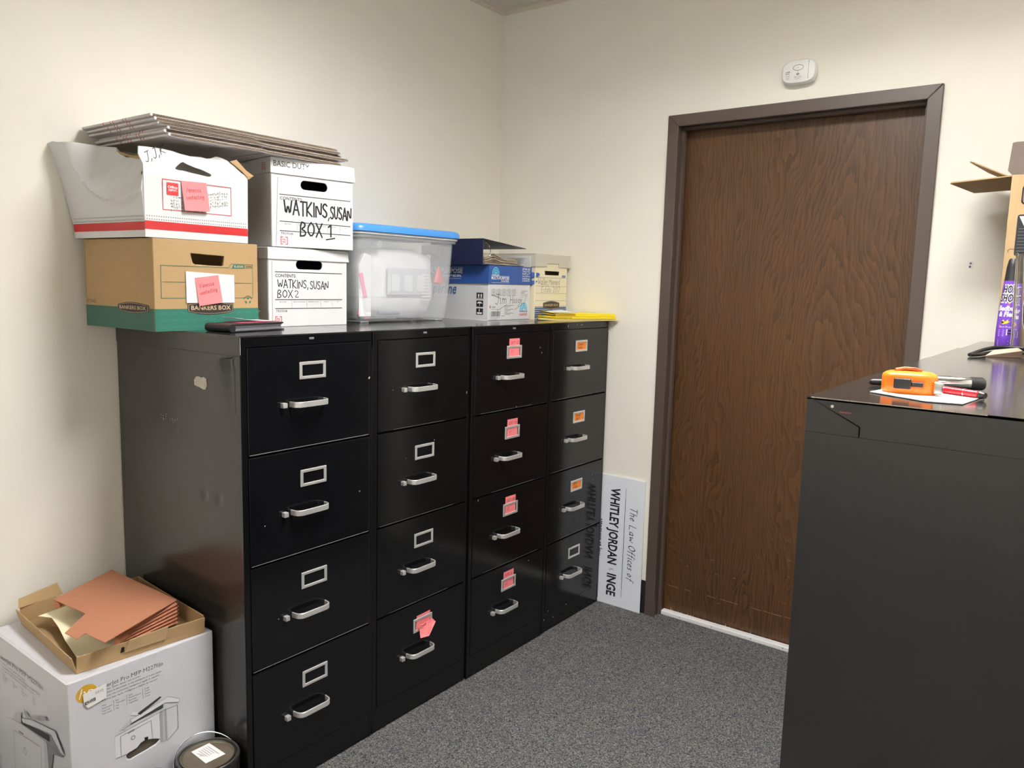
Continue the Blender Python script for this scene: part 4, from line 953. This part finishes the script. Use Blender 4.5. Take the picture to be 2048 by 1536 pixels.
# black planner on the first cabinet
t = thing('planner_case', 'black zip planner lying at the front of the scuffed cabinet', 'planner', (-1.845, -.535, H), .20)
MB().box(.0, .205, -.001, .092, .0005, .004).build('lower_cover', m_dkp, t, bevel=.0012)
MB().box(.0, .203, .0, .092, .019, .0235).build('upper_cover', m_dkp, t, bevel=.0015)
MB().box(.003, .198, .004, .09, .0042, .0095, 0).box(.004, .196, .005, .09, .0098, .0145, 1).box(.003, .198, .004, .09, .0148, .0188, 0).build('pages', [m_inkg, mat('slate_pages', (.1, .1, .11), .5)], t)
sp_ = MB(); sp_.tube([(0.001, -.001, .012), (0.001, .092, .012)], .0115, 12); sp_.build('rounded_spine', m_dkp, t, smooth=50)
t = thing('paper_sheet', 'pink and white leaflets on top of the black planner', 'paper', (-1.845, -.535, H+.0238), .20)
MB().panel([(.05, .02), (.215, .030), (.205, .092), (.06, .094)], .0006, TOP, n0=.0008).build('pink_leaflet', mat('magenta_leaflet', (.6, .06, .16), .5), t)
cv = [(.055+.018*i, .090, .0012+.012*(1-(i/8))**2) for i in range(9)]
MB().loft([[(x, y-.05, z), (x, y+.002, z+.001), (x, y+.002, z+.0016), (x, y-.05, z+.0006)] for x, y, z in cv]).build('white_leaflet', m_paper, t)

# ------------------------------------------------------------------ printer carton and what lies on it
PW, PD, PH = .385, .465, .487
t = thing('printer_carton', 'large white printer carton on the floor beside the cabinets', 'box', (-2.306, -.527, 0))
hole = [(.134, .236), (.141, .241), (.161, .244), (.172, .253), (.183, .255), (.204, .249), (.219, .243), (.223, .236), (.214, .23), (.19, .226), (.161, .223), (.144, .221), (.136, .226)]
b = MB(); b.panel([(0, 0), (PW, 0), (PW, PH), (0, PH)], .005, FRONT, holes=[hole[::-1]], n0=0)
b.panel([(0, 0), (PW, 0), (PW, PH), (0, PH)], .005, at(FRONT, (0, PD, 0)), n0=.005)
b.box(0, .005, .005, PD-.005, 0, PH); b.box(PW-.005, PW, .005, PD-.005, 0, PH); b.box(.005, PW-.005, .005, PD-.005, 0, .005); b.box(.004, PW-.004, .004, PD-.004, PH-.005, PH)
b.build('body', m_printercard, t, bevel=.0025, seg=2)
MB().box(.10, .26, .009, .012, .19, .29).build('inner_liner', mat('grey_brown_liner', (.12, .10, .08), .8), t)
F_ = dict(body=[(0.107, 0.303), (0.224, 0.316), (0.224, 0.227), (0.106, 0.245)], side=[(0.224, 0.316), (0.236, 0.318), (0.244, 0.317), (0.243, 0.229), (0.226, 0.226)], back=[(0.237, 0.335), (0.274, 0.315), (0.275, 0.248), (0.244, 0.226), (0.244, 0.314)], dark=[(0.144, 0.316), (0.152, 0.323), (0.235, 0.334), (0.235, 0.324), (0.156, 0.317)], lid=[(0.146, 0.33), (0.167, 0.333), (0.25, 0.35), (0.281, 0.33), (0.28, 0.321), (0.241, 0.336), (0.15, 0.32)], adf=[(0.165, 0.339), (0.227, 0.36), (0.231, 0.356), (0.173, 0.332)], panel=[(0.115, 0.312), (0.146, 0.332), (0.15, 0.32), (0.131, 0.311)], roll=[(0.145, 0.344), (0.157, 0.347), (0.173, 0.339), (0.165, 0.334)], line=[(0.12, 0.243), (0.12, 0.296), (0.201, 0.298), (0.203, 0.251)])
p = Print(FRONT, .0004)
def cut(poly): return poly
hs = [hole]
V0 = F_['body']
# keep the print clear of the punched hand hole
p.poly([(.106, .303), (.224, .316), (.225, .240), (.204, .2497), (.183, .2557), (.172, .2537), (.161, .2447), (.141, .2417), (.134, .2405), (.106, .2405)], m_lens[0])
p.poly([(.2245, .316), (.236, .318), (.244, .317), (.243, .229), (.2245, .229)], m_lens[3], 1).poly(F_['back'], m_lens[1], 1).poly([(.232, .318), (.238, .318), (.238, .228), (.232, .228)], m_lens[2], 2).poly(F_['dark'], m_lens[5], 2).poly(F_['lid'], m_lens[0], 3).poly(F_['adf'], m_lens[5], 4).poly(F_['panel'], m_lens[2], 3).poly(F_['roll'], m_lens[0], 3)
p.path([(.120, .243), (.12, .296), (.201, .303), (.203, .2515)], .001, m_inkg, 2).path([(.106, .303), (.224, .316), (.274, .3155)], .001, m_inkg, 3).path(F_['lid'], .0008, m_inkg, 4, True).path([(.244, .227), (.275, .248), (.274, .3155)], .0011, m_inkg, 4).ring(.152, .278, .005, .005, .0012, m_inkg, 3).line((.140, .297), (.155, .299), .003, m_inkg, 3).line((.106, .2415), (.133, .2405), .0012, m_inkg, 2)
p.poly([(0.181, 0.264), (0.191, 0.263), (0.191, 0.2545), (0.182, 0.2565)], m_ink, 4)
p.disc(.043, .446, .0255, .0225, m_gold).text('hp', .024, .437, m_inkw, width=.036, height=.026, layer=1, shear=.3, bold=-.01)
p.text('LaserJet Pro MFP M227fdn', .0725, .4430, m_inkg, width=.166, height=.0112, layer=.5)
for k, (tx, w_) in enumerate((('Smarter, easier, faster way to print', .10), ('La solution la plus simple, la plus intelligente et la plus rapide', .155), ('La opcion mas economica, inteligente y rapida de imprimir', .15), ('A forma mais rapida, inteligente e simples de imprimir', .145))): p.text(tx, .078, .435-.0088*k, m_inkg, width=w_, height=.0048)
for k, (x, ws) in enumerate(((.078, ('Print', 'Impression', 'Imprimir', 'Impressao')), (.112, ('Fax', 'Telecopie', 'Fax', 'Fax')), (.145, ('Scan', 'Numerisation', 'Escanear', 'Digitalizar')), (.187, ('Copy', 'Copie', 'Copiar', 'Copia')))):
    for j, w_ in enumerate(ws): p.text(w_, x, .3955-j*.0072, m_inkg, height=.0042)
    if k: p.line((x-.005, .400), (x-.005, .372), .0007, m_inkg)
p.build('printed_front', t)
S_ = dict(body=[(0.367, 0.244), (0.152, 0.282), (0.157, 0.186), (0.378, 0.14)], dark=[(0.287, 0.283), (0.118, 0.31), (0.114, 0.294), (0.278, 0.277)], lid=[(0.286, 0.293), (0.222, 0.314), (0.08, 0.337), (0.028, 0.29), (0.051, 0.289), (0.105, 0.32), (0.277, 0.284)], panel=[(0.35, 0.265), (0.322, 0.297), (0.287, 0.307), (0.288, 0.274), (0.305, 0.271)], adf=[(0.268, 0.329), (0.234, 0.318), (0.131, 0.356), (0.123, 0.349), (0.164, 0.332), (0.255, 0.307)], side=[(0.152, 0.282), (0.106, 0.317), (0.061, 0.299), (0.04, 0.28), (0.1, 0.266), (0.119, 0.202), (0.157, 0.186)])
p = Print(SIDE, .0004)
p.poly([(.367, .27), (.152, .285), (.157, .12), (.378, .09)], m_lens[1]).poly(S_['side'], m_lens[4], 1).poly([(.152, .282), (.136, .295), (.128, .19), (.157, .12)], m_lens[2], 2).poly(S_['dark'], m_lens[5], 3).poly(S_['lid'], m_lens[1], 4).poly(S_['panel'], m_lens[2], 4).poly(S_['adf'], m_lens[3], 5)
p.path([(.352, .10), (.345, .236), (.173, .256), (.178, .12)], .0011, m_inkg, 2).path([(.378, .262), (.287, .277), (.152, .285), (.05, .282)], .001, m_inkg, 5).path(S_['lid'], .0009, m_inkg, 6, True).line((.31, .247), (.28, .249), .0035, m_inkg, 3)
p.ring(.275, .203, .008, .010, .0013, m_inkg, 3)
p.build('printed_side', t)
p = Print(lambda s, tt, n: (-n, .40-s, tt), .0004)
p.text('LaserJet Pro MFP M227fdn', -.02, .421, m_inkg, width=.275, height=.013)
for k, (tx, w_) in enumerate((('Smarter, easier, faster way to print', .15), ('La solution la plus simple, la plus intelligente et la plus rapide', .235), ('La opcion mas economica, inteligente y rapida', .2))): p.text(tx, 0, .4085-.0095*k, m_inkg, width=w_, height=.005)
for k, (x, ws) in enumerate(((.0, ('Print', 'Impression', 'Imprimir')), (.066, ('Fax', 'Telecopie', 'Fax')), (.122, ('Scan', 'Numerisation', 'Escanear')), (.19, ('Copy', 'Copie', 'Copiar')))):
    for j, w_ in enumerate(ws): p.text(w_, x, .377-j*.0075, m_inkg, height=.0045)
p.build('printed_side_text', t)
p = Print(at(TOP, (0, 0, PH)), .0004)
p.text('Fragile', .075, .075, m_gold, width=.045, height=.009, ang=-1.2); p.build('printed_top', t)
t2 = thing('price_sticker', 'crooked white sticker over the round gold logo on the carton', 'sticker', (-2.306, -.5275, 0))
MB().panel([(.044, .408), (.089, .417), (.089, .4545), (.033, .448), (.035, .422)], .0004, FRONT, n0=.003).build('sheet', m_paper, t2)
p = Print(at(FRONT, (0, -.003, 0)), .0005)
p.text('829-H938', .037, .418, m_ink, width=.026, height=.009, ang=.12, bold=.02).hand('2012', .062, .438, .006, m_inkg, .12, width=.02); p.build('printed_code', t2)

# shallow kraft tray, accordion folder and papers
ZT = PH+.001
t = thing('carton_tray', 'shallow kraft cardboard tray on the printer carton', 'tray', (0, 0, ZT))
FL, FR, BR, BL = (-2.270, -.494), (-1.942, -.521), (-1.914, -.110), (-2.240, -.085)
b = MB(); b.hexa([(*FL, 0), (*FR, 0), (*BR, 0), (*BL, 0), (*FL, .003), (*FR, .003), (*BR, .003), (*BL, .003)]); b.build('base', m_kraftd, t)
def wallp(a, b_, h, out, name, lab=None, hz=None, m_=m_kraft):
    a, b_ = Vector((*a, 0)), Vector((*b_, 0)); d = (b_-a).normalized(); nrm = Vector((d.y, -d.x, 0)); hz = hz or (h, h)
    q = [a, b_, b_-nrm*.003, a-nrm*.003]; up = [a+nrm*out+Vector((0, 0, hz[0])), b_+nrm*out+Vector((0, 0, hz[1]))]; up += [up[1]-nrm*.003, up[0]-nrm*.003]
    return MB().hexa([*q, *up]).build(name, m_, t, bevel=.0008, label=lab)
wallp(FL, FR, .046, .006, 'front_wall'); wallp(FR, BR, .05, .0, 'right_wall'); wallp(BR, BL, .05, .006, 'back_wall', hz=(.048, .052)); wallp(BL, FL, .045, .012, 'left_wall')
MB().hexa([(-2.246, -.090, .048), (-2.125, -.082, .050), (-2.125, -.079, .050), (-2.246, -.087, .048), (-2.236, -.068, .066), (-2.128, -.054, .078), (-2.128, -.051, .078), (-2.236, -.065, .066)]).build('back_flap', m_kraftd, t, bevel=.0006)
MB().hexa([(-2.158, -.5095, .018), (-2.052, -.5185, .019), (-2.052, -.5155, .019), (-2.158, -.5065, .018), (-2.146, -.515, .050), (-2.046, -.523, .055), (-2.046, -.520, .055), (-2.146, -.512, .050)]).build('front_tab', m_kraftl, t, bevel=.0006)
MB().hexa([(-2.167, -.5065, .020), (-2.158, -.5077, .020), (-2.158, -.505, .020), (-2.167, -.504, .020), (-2.164, -.5095, .034), (-2.158, -.5107, .034), (-2.158, -.508, .034), (-2.164, -.507, .034)]).build('tab_slot', m_void, t)
t = thing('accordion_folder', 'rust-brown expanding file folder lying in the cardboard tray', 'folder', (0, 0, ZT+.012))
top = [(-2.194, -.189), (-2.178, -.344), (-2.262, -.420), (-2.258, -.476), (-2.230, -.460), (-2.222, -.545), (-1.974, -.439), (-1.986, -.088)]
zt = lambda x, y: .071-.16*max(0, -.40-y)*0+0.0
MB().panel(top, .0016, TOP, step=.03, warp=lambda x, y: .072+.012*(y+.3)).build('upper_flap', m_redrope, t)
MB().hexa([(-2.20, -.19, 0), (-2.165, -.44, 0), (-1.972, -.43, 0), (-1.99, -.095, 0), (-2.20, -.19, .0015), (-2.165, -.44, .0015), (-1.972, -.43, .0015), (-1.99, -.095, .0015)]).build('lower_flap', m_redrope, t)
gs = MB()
n = 6; a0 = Vector((-1.976, -.436, 0)); a1 = Vector((-2.158, -.466, 0)); c0 = Vector((-1.992, -.095, 0))
ga, gb = [], []
for i in range(2*n+1):
    q = i/(2*n); z = .0015+.064*q; zl_ = .0015+.026*q
    o_ = Vector((-.001, -.010, 0)) if i % 2 else Vector((0, .004, 0))
    ga.append((a1+o_+Vector((0, 0, zl_+.014*q)))); gb.append((a0+o_+Vector((0, 0, z))))
gs.add(ga+gb, [(i, i+1, i+1+len(ga), i+len(ga)) for i in range(len(ga)-1)], 0)
ha = [a0+Vector((.010 if i % 2 else .002, .0, .0015+.064*i/(2*n))) for i in range(2*n+1)]; hb = [c0+Vector((.010 if i % 2 else .002, 0, .0015+.068*i/(2*n))) for i in range(2*n+1)]
gs.add(ha+hb, [(i, i+len(ha), i+1+len(ha), i+1) for i in range(len(ha)-1)], 0)
gs.build('pleated_gusset', m_redroped, t)
rl = MB()
for q in ((-2.160, -.474, .026), (-2.19, -.20, .058)): rl.tube([q, (q[0]+.03, q[1]+.012, q[2]+.004)], .010, 10)
rl.build('rolled_edge', m_redroped, t, smooth=50)
t = thing('paper_folder', 'pale cream file folder under the rust-brown folder', 'folder', (0, 0, ZT+.004))
cr = [(-2.225, -.165), (-2.205, -.200), (-2.213, -.26), (-2.23, -.34), (-2.254, -.476), (-2.16, -.486), (-2.06, -.47), (-2.05, -.14)]
MB().panel(cr, .001, TOP, step=.025, warp=lambda x, y: .0165+.022*max(0, min(1, (y+.42)/.25))-.0+.002*math.sin(x*60)).build('sheet', m_creamp, t, smooth=60)

# paint cans
def can(label, x, y, bail=True, sticker=True):
    t = thing('paint_can', label, 'paint can', (x, y, 0))
    R_ = .083
    MB().lathe([(R_-.002, 0), (R_, .002), (R_, .006), (R_-.002, .008), (R_-.002, .176), (R_, .179), (R_, .184), (R_-.001, .1865), (R_-.006, .1865), (R_-.007, .182)], 48).build('body', m_can, t, smooth=40)
    MB().lathe([(R_-.002, .1845), (R_-.002, .1885), (R_-.005, .19), (R_-.008, .1885), (R_-.009, .184), (R_-.011, .184), (R_-.012, .1885), (R_-.015, .1885), (R_-.016, .184)], 48, caps=False).build('rim', m_rim, t, smooth=40)
    MB().lathe([(R_-.0155, .182), (R_-.0155, .1865), (R_-.018, .1865), (R_-.02, .1835), (.001, .1835)], 48).build('lid', m_cantop, t, smooth=40)
    if bail:
        BK = (.012, .076, .047); P = []
        for i in range(25):
            a = PI*i/24; P.append(Vector((-.0860*math.cos(a)+BK[0]*math.sin(a), .0125*math.cos(a)+BK[1]*math.sin(a), .165+BK[2]*math.sin(a))))
        MB().tube(P, .0019, 8).build('bail_handle', m_chrome2, t, smooth=60)
        for s_ in (-1, 1): MB().lathe([(.001, 0), (.009, .0), (.009, .004), (.001, .006)], 16, (0, 0, 0)).build('bail_ear', m_rim, t)
        for k, o in enumerate([c for c in t.children if c.name.startswith('bail_ear')]):
            s_ = (-1, 1)[k]; o.location = (.0805*s_, -.0117*s_, .165); o.rotation_euler = (0, PI/2, math.atan2(-.0117*s_, .0805*s_))
    if sticker:
        p = Print(at(TOP, (0, 0, .1836)), .0005); a = PI/2
        q = lambda u_, v_: (.007+v_*1.35, .013-u_*1.5)
        p.poly([(-.018, .052), (-.021, -.025), (.036, -.027), (.036, .052)], m_paper)
        for k in range(5): p.line(q(-.018, .013-.005*k), q(.010 if k else .018, .013-.005*k), .0012, m_inkg, 1)
        p.line(q(-.012, -.014), q(.0, -.010), .0012, m_ink, 1).line(q(-.004, -.015), q(.004, -.009), .0012, m_ink, 1)
        p.build('paper_sticker', t, 'white printed sticker')
    return t
can('dark paint can with dusty lid, white sticker and wire handle', -1.998, -.616)
can('second paint can at the bottom edge, left of the can with the wire handle', -2.172, -.622, False, False)

# ------------------------------------------------------------------ office sign leaning on the far wall
t = thing('office_sign', 'white law office sign standing on end between corner cabinet and door', 'sign', (0, 0, 0))
TL = .612; sx0, sx1 = -.021, -.0075
lean = lambda z: sx0+(sx1-sx0)*z/TL
sf = lambda s, z, n: (lean(z)-n-.0005, s, z)
MB().panel([(-.625, .001), (-.880, .001), (-.873, TL), (-.621, TL)], .004, sf).build('board', m_signw, t, bevel=.0006)
# the sign is turned a quarter: its text runs downward; text up = toward -x of the text => +s is text "down"
def tf(s, z, n): return sf(-.655-z, TL-s, n)        # text s runs down the board, text t runs toward the door
p = Print(tf, .0006)
p.text('WHITLEY JORDAN', .056, .047, m_ink, width=.360, height=.046, bold=.03, shear=.0).text('INGE', .462, .049, m_ink, width=.105, height=.046, bold=.03)
p.hand('&', .434, .057, .022, m_inkg, .06)
p.line((.050, .1235), (.56, .127), .0016, m_ink).line((.10, .1225), (.52, .1255), .0009, m_ink)
p.hand('The', .128, .150, .036, m_ink, .07, width=.062, slant=.22, nib=(.045, .03)).hand('Law', .214, .150, .036, m_ink, .07, width=.075, slant=.22, nib=(.045, .03)).hand('Offices', .305, .150, .036, m_ink, .07, width=.115, slant=.22, nib=(.045, .03)).hand('of', .436, .150, .036, m_ink, .07, width=.035, slant=.22, nib=(.045, .03))
p.text('attorneys at law', .212, -.013, m_ink, width=.178, height=.029, bold=.012)
p.build('lettering', t)

# ------------------------------------------------------------------ things on the right-hand cabinets
t = thing('paper_card', 'white folded paper under the orange tape measure', 'paper', (0, 0, H+.0005))
MB().panel([(-1.795, -2.155), (-1.845, -2.240), (-1.835, -2.285), (-1.700, -2.300), (-1.675, -2.175)], .0012, TOP, n0=.0016).build('sheet', m_paper, t)
t = thing('tape_measure', 'orange tape measure with black slider on the nearest right cabinet', 'tape measure', (-1.762, -2.202, H+.0022), -PI/2+.14)
# local x runs along the width (toward -y), local y away from the camera
pts = [(-.038, .0), (-.036, -.012), (-.028, -.020), (-.012, -.024), (.012, -.0235), (.030, -.018), (.038, -.012), (.039, .010), (.034, .030), (.022, .042), (.0, .046), (-.020, .042), (-.033, .026)]
def rr_(k, z): return [(x*k, (y-.011)*k+.011, z) for x, y in pts]
MB().loft([rr_(.95, 0), rr_(1, .003), rr_(1, .024), rr_(.97, .028), rr_(.85, .031), rr_(.5, .0325)]).build('case', m_or, t, smooth=50)
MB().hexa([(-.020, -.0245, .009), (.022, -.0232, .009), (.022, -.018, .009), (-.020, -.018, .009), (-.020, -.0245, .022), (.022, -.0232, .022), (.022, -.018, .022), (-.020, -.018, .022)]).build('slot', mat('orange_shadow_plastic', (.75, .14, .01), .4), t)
MB().hexa([(-.0195, -.0285, .008), (.0035, -.0282, .008), (.004, -.020, .008), (-.0195, -.020, .008), (-.0195, -.0285, .0235), (.0035, -.0282, .0235), (.004, -.020, .0235), (-.0195, -.020, .0235)]).box(.004, .020, -.0255, -.02, .012, .019).build('slider', m_dkp, t, bevel=.001)
MB().hexa([(.0335, -.021, .002), (.046, -.017, .002), (.048, -.008, .002), (.038, -.006, .002), (.0335, -.021, .022), (.046, -.017, .020), (.048, -.008, .020), (.038, -.006, .022)]).build('end_hook', m_chrome2, t, bevel=.002)
cl = MB(); cl.tube([(-.020, .0, .0335), (-.008, .008, .036), (.006, .010, .0355), (.016, .012, .033)], .0032, 8); cl.build('belt_clip', mat('worn_copper_clip', (.5, .2, .1), .3, metal=.8), t, smooth=50)
def pen(label, a, b, rad, mats, name='pen', tip=True):
    a, b = Vector(a), Vector(b); t = thing(name, label, 'pen', a)
    d = b-a
    MB().tube([d*.0, d*.02, d*.62], [rad*.7, rad, rad], 12).build('barrel', mats[0], t, smooth=50)
    MB().tube([d*.621, d*.64, d*.93, d*.99, d], [rad*1.04, rad*1.05, rad*.95, rad*.6, rad*.25], 12).build('cap', mats[1], t, smooth=50)
    MB().tube([d*.60, d*.625], [rad*1.1, rad*1.1], 12).build('band', m_chrome2, t, smooth=50)
    return t
pen('red pen with black end, beside the tape measure hook', (-1.724, -2.242, H+.008), (-1.752, -2.296, H+.0075), .0055, (m_redpen, m_redpen))
tag(MB().tube([(-1.7525, -2.297, H+.0075), (-1.757, -2.3035, H+.0072)], [.0062, .0045], 10).build('pen_end', m_dkp, bpy.data.objects['pen'], smooth=50))
bpy.data.objects['pen_end'].location = -bpy.data.objects['pen'].location
pen('black and chrome pen sticking out left of the tape measure', (-1.668, -2.200, H+.0075), (-1.697, -2.131, H+.0065), .0055, (m_chrome2, m_dkp))
t = thing('pocket_flashlight', 'shiny chrome cylinder with dark end behind the tape measure', 'flashlight', (-1.655, -2.222, H+.0115))
d = Vector((.030, -.066, 0))
MB().tube([d*0, d*.03, d*.7], [.008, .0105, .0105], 16).build('barrel', m_chrome2, t, smooth=50)
MB().tube([d*.701, d*.95, d], [.0108, .0105, .008], 16).build('dark_end', m_dkp, t, smooth=50)
# cable loop
t = thing('cable', 'black rubber cable looped on the right-hand cabinets', 'cable', (0, 0, H))
def spl(P, n=6):
    P = [Vector(p) for p in P]; o = []
    for i in range(len(P)-1):
        p0, p1, p2, p3 = P[max(0, i-1)], P[i], P[i+1], P[min(len(P)-1, i+2)]
        for k in range(n):
            q = k/n; o.append(.5*((2*p1)+(-p0+p2)*q+(2*p0-5*p1+4*p2-p3)*q*q+(-p0+3*p1-3*p2+p3)*q**3))
    return o+[P[-1]]
MB().tube(spl([(-.838, -2.172, .0055), (-.79, -2.176, .008), (-.73, -2.196, .016), (-.695, -2.225, .021), (-.688, -2.27, .021), (-.688, -2.33, .014), (-.70, -2.42, .0055), (-.71, -2.5, .0055)]), .0048, 8).build('upper_strand', m_rubber, t, smooth=60)
MB().tube(spl([(-.838, -2.1725, .0055), (-.80, -2.19, .0055), (-.72, -2.200, .0055), (-.66, -2.215, .0055), (-.58, -2.226, .0055), (-.53, -2.26, .0055), (-.52, -2.35, .0055), (-.52, -2.45, .0055)]), .0048, 8).build('lower_strand', m_rubber, t, smooth=60)
t = thing('wood_wedge', 'small brown wedge with pale top lying in front of the cable', 'wedge', (0, 0, H+.0005))
WQ = [(-.80, -2.202), (-.752, -2.276), (-.705, -2.262), (-.735, -2.214)]; WZ = (.002, .017, .021, .014)
MB().hexa([(x, y, 0) for x, y in WQ]+[(x, y, z) for (x, y), z in zip(WQ, WZ)]).build('block', mat('brown_block', (.14, .09, .06), .7), t)
MB().hexa([(x, y, z+.0003) for (x, y), z in zip(WQ, WZ)]+[(x, y, z+.0012) for (x, y), z in zip(WQ, WZ)]).build('pale_face', mat('pale_wood', (.40, .33, .26), .7), t)
# spray bottle
t = thing('spray_can', 'purple bug spray bottle with black cap on the far right cabinet', 'spray', (-.455, -2.213, H))
MB().lathe([(.022, 0), (.0265, .004), (.027, .05), (.0255, .10), (.0215, .155), (.019, .196)], 32, sx=1.0).build('bottle', m_purple, t, smooth=50)
MB().lathe([(.0195, .1965), (.0185, .20), (.016, .235), (.0125, .254), (.010, .2585), (.002, .259)], 24).build('cap', m_dkp, t, smooth=50)
def bf(s, z, n):
    rr = .027 if z < .05 else (.027-.0015*(z-.05)/.05 if z < .1 else .0255-.0065*(z-.1)/.096)
    a = -PI+.05+s/.0265
    return ((rr+n)*math.cos(a), (rr+n)*math.sin(a), z)
p = Print(bf, .0006)
p.text('HOT', -.024, .162, m_inkw, width=.044, height=.0225, bold=.10, shear=.15).text('HOT', -.023, .163, m_ink, width=.042, height=.0205, layer=1, bold=.03, shear=.15)
p.text('SHOT', -.030, .137, m_inkw, width=.054, height=.0235, bold=.10, shear=.15).text('SHOT', -.029, .138, m_ink, width=.052, height=.0215, layer=1, bold=.03, shear=.15)
p.poly([(-.02, .137), (.0, .134), (.02, .139), (.0, .130)], m_or)
p.text('Bedbug', -.031, .113, m_inkw, width=.055, height=.0135, bold=.04, shear=.15).text('& Flea', -.026, .0965, m_inkw, width=.042, height=.0135, bold=.04, shear=.15)
p.line((-.022, .127), (.022, .129), .0008, m_inkw).line((-.022, .090), (.022, .092), .0008, m_inkw)
p.poly([(-.018, .079), (-.010, .088), (-.006, .081), (.002, .089), (.002, .082), (.008, .083), (.0, .077), (-.01, .074)], m_yellow).disc(-.012, .080, .004, .003, m_ink, 1)
p.poly([(-.020, .064), (.014, .062), (.016, .070), (-.020, .073)], m_or).text('Bed Bugs', -.017, .0655, m_inkw, width=.028, height=.004, layer=1)
p.rect(.0, .016, .044, .061, m_inkw).disc(.008, .057, .005, .002, m_ink, 1).disc(.008, .049, .005, .002, m_ink, 1)
for k in range(5): p.line((-.020, .058-.004*k), (-.006, .058-.004*k), .0009, m_inkw)
for k in range(5): p.line((-.020, .030-.004*k), (.012-.005*(k % 2), .031-.004*k), .001, m_inkw)
p.build('printed_label', t)
# glass vases
t = thing('glass_vase', 'tall straight clear glass vase beside the purple bottle', 'vase', (-.615, -2.292, H))
MB().lathe([(.03, 0), (.052, .002), (.054, .02), (.062, .25), (.064, .264), (.062, .266), (.060, .262), (.057, .20), (.050, .02), (.03, .012), (.002, .012)], 40).build('vessel', m_glass, t, smooth=50)
t = thing('glass_vase', 'curved clear glass vase in front of the tall straight one', 'vase', (-.778, -2.355, H))
MB().lathe([(.03, 0), (.048, .002), (.06, .015), (.085, .09), (.088, .13), (.075, .19), (.058, .235), (.056, .25), (.052, .248), (.055, .23), (.071, .188), (.084, .13), (.081, .09), (.056, .018), (.03, .012), (.002, .012)], 40).build('vessel', m_glass, t, smooth=50)
# tall open carton
BXX, BYY = -.40, -2.182
t = thing('open_carton', 'tall kraft carton with open flaps, at the far right', 'box', (BXX, BYY, H+.0005))
# local: x away from camera (+x), y toward -y is negative
HB = .497
b = MB(); wy = -.36; dx_ = .34
b.box(0, .005, wy, 0, 0, HB); b.box(dx_-.005, dx_, wy, 0, 0, HB); b.box(.005, dx_-.005, -.005, 0, 0, HB); b.box(.005, dx_-.005, wy, wy+.005, 0, HB); b.box(.005, dx_-.005, wy+.005, -.005, 0, .005)
b.build('body', m_kraftl, t, bevel=.0012)
MB().hexa([(0, -.004, HB), (.05, -.002, HB), (.05, .001, HB-.002), (0, .001, HB-.003), (-.03, .125, HB-.012), (.02, .140, HB+.010), (.02, .140, HB+.014), (-.03, .125, HB-.008)]).build('side_flap', m_kraftd, t, label='flap bent outward over the wall shadow') if False else None
fl = MB(); fl.panel([(.0, .0), (.0, .15), (.012, .158), (.30, .13), (.335, .0)], .004, lambda s, q, n: (s+.004, q, HB-.0+n-.03*q-.04*q*(1 if s < .1 else 1)))
fl.build('side_flap', m_kraftd, t, bevel=.0006, label='long flap bent level to the side')
fl = MB(); fl.panel([(.17, .0), (.18, .125), (.205, .140), (.33, .10), (.335, .0)], .004, lambda s, q, n: (s, q-.003, HB+.006+n+.50*q))
fl.build('inner_flap', m_kraft, t, bevel=.0006, label='second flap rising toward the wall')
MB().panel([(-.36, HB), (0, HB), (.012, HB+.012), (.006, HB+.088), (-.004, HB+.090), (-.36, HB+.085)], .004, SIDE, warp=lambda s, z: (z-HB)*.12).build('front_flap', mat('dark_kraft_tape', (.17, .13, .11), .35, noise=.15, nscale=20), t, label='upright flap wrapped in dark brown tape')  # darker and glossier brown than the other flaps
MB().panel([(-.36, HB), (-.004, HB), (-.004, HB+.14), (-.36, HB+.14)], .004, at(SIDE, (dx_, 0, 0)), n0=.0).build('back_flap', m_kraft, t)
p = Print(SIDE, .0006)
p.poly([(0, HB-.145), (-.018, HB-.145), (-.026, HB), (0, HB)][::-1], mat('clear_tape', (.46, .31, .16), .25))
p.path(rrect(-.095, -.030, HB-.082, HB-.032, .008, 3), .004, m_ink, 0, True); p.poly(rrect(-.092, -.033, HB-.079, HB-.035, .006, 3), m_inkg, 1)
p.poly(rrect(-.20, -.0235, .268, .385, .006, 2), m_ink).poly([(-.028, .380), (-.12, .380), (-.045, .345)][::-1], m_inkw, 1).text('2', -.1, .35, m_ink, height=.02, layer=2)
for k in range(9): p.line((-.029, .345-.009*k), (-.12, .345-.009*k), .0012, m_inkg, 1)
p.path([(-.009, .278), (-.009, .285), (-.014, .288), (-.024, .287)], .0014, m_ink)
p.build('printed_front', t)
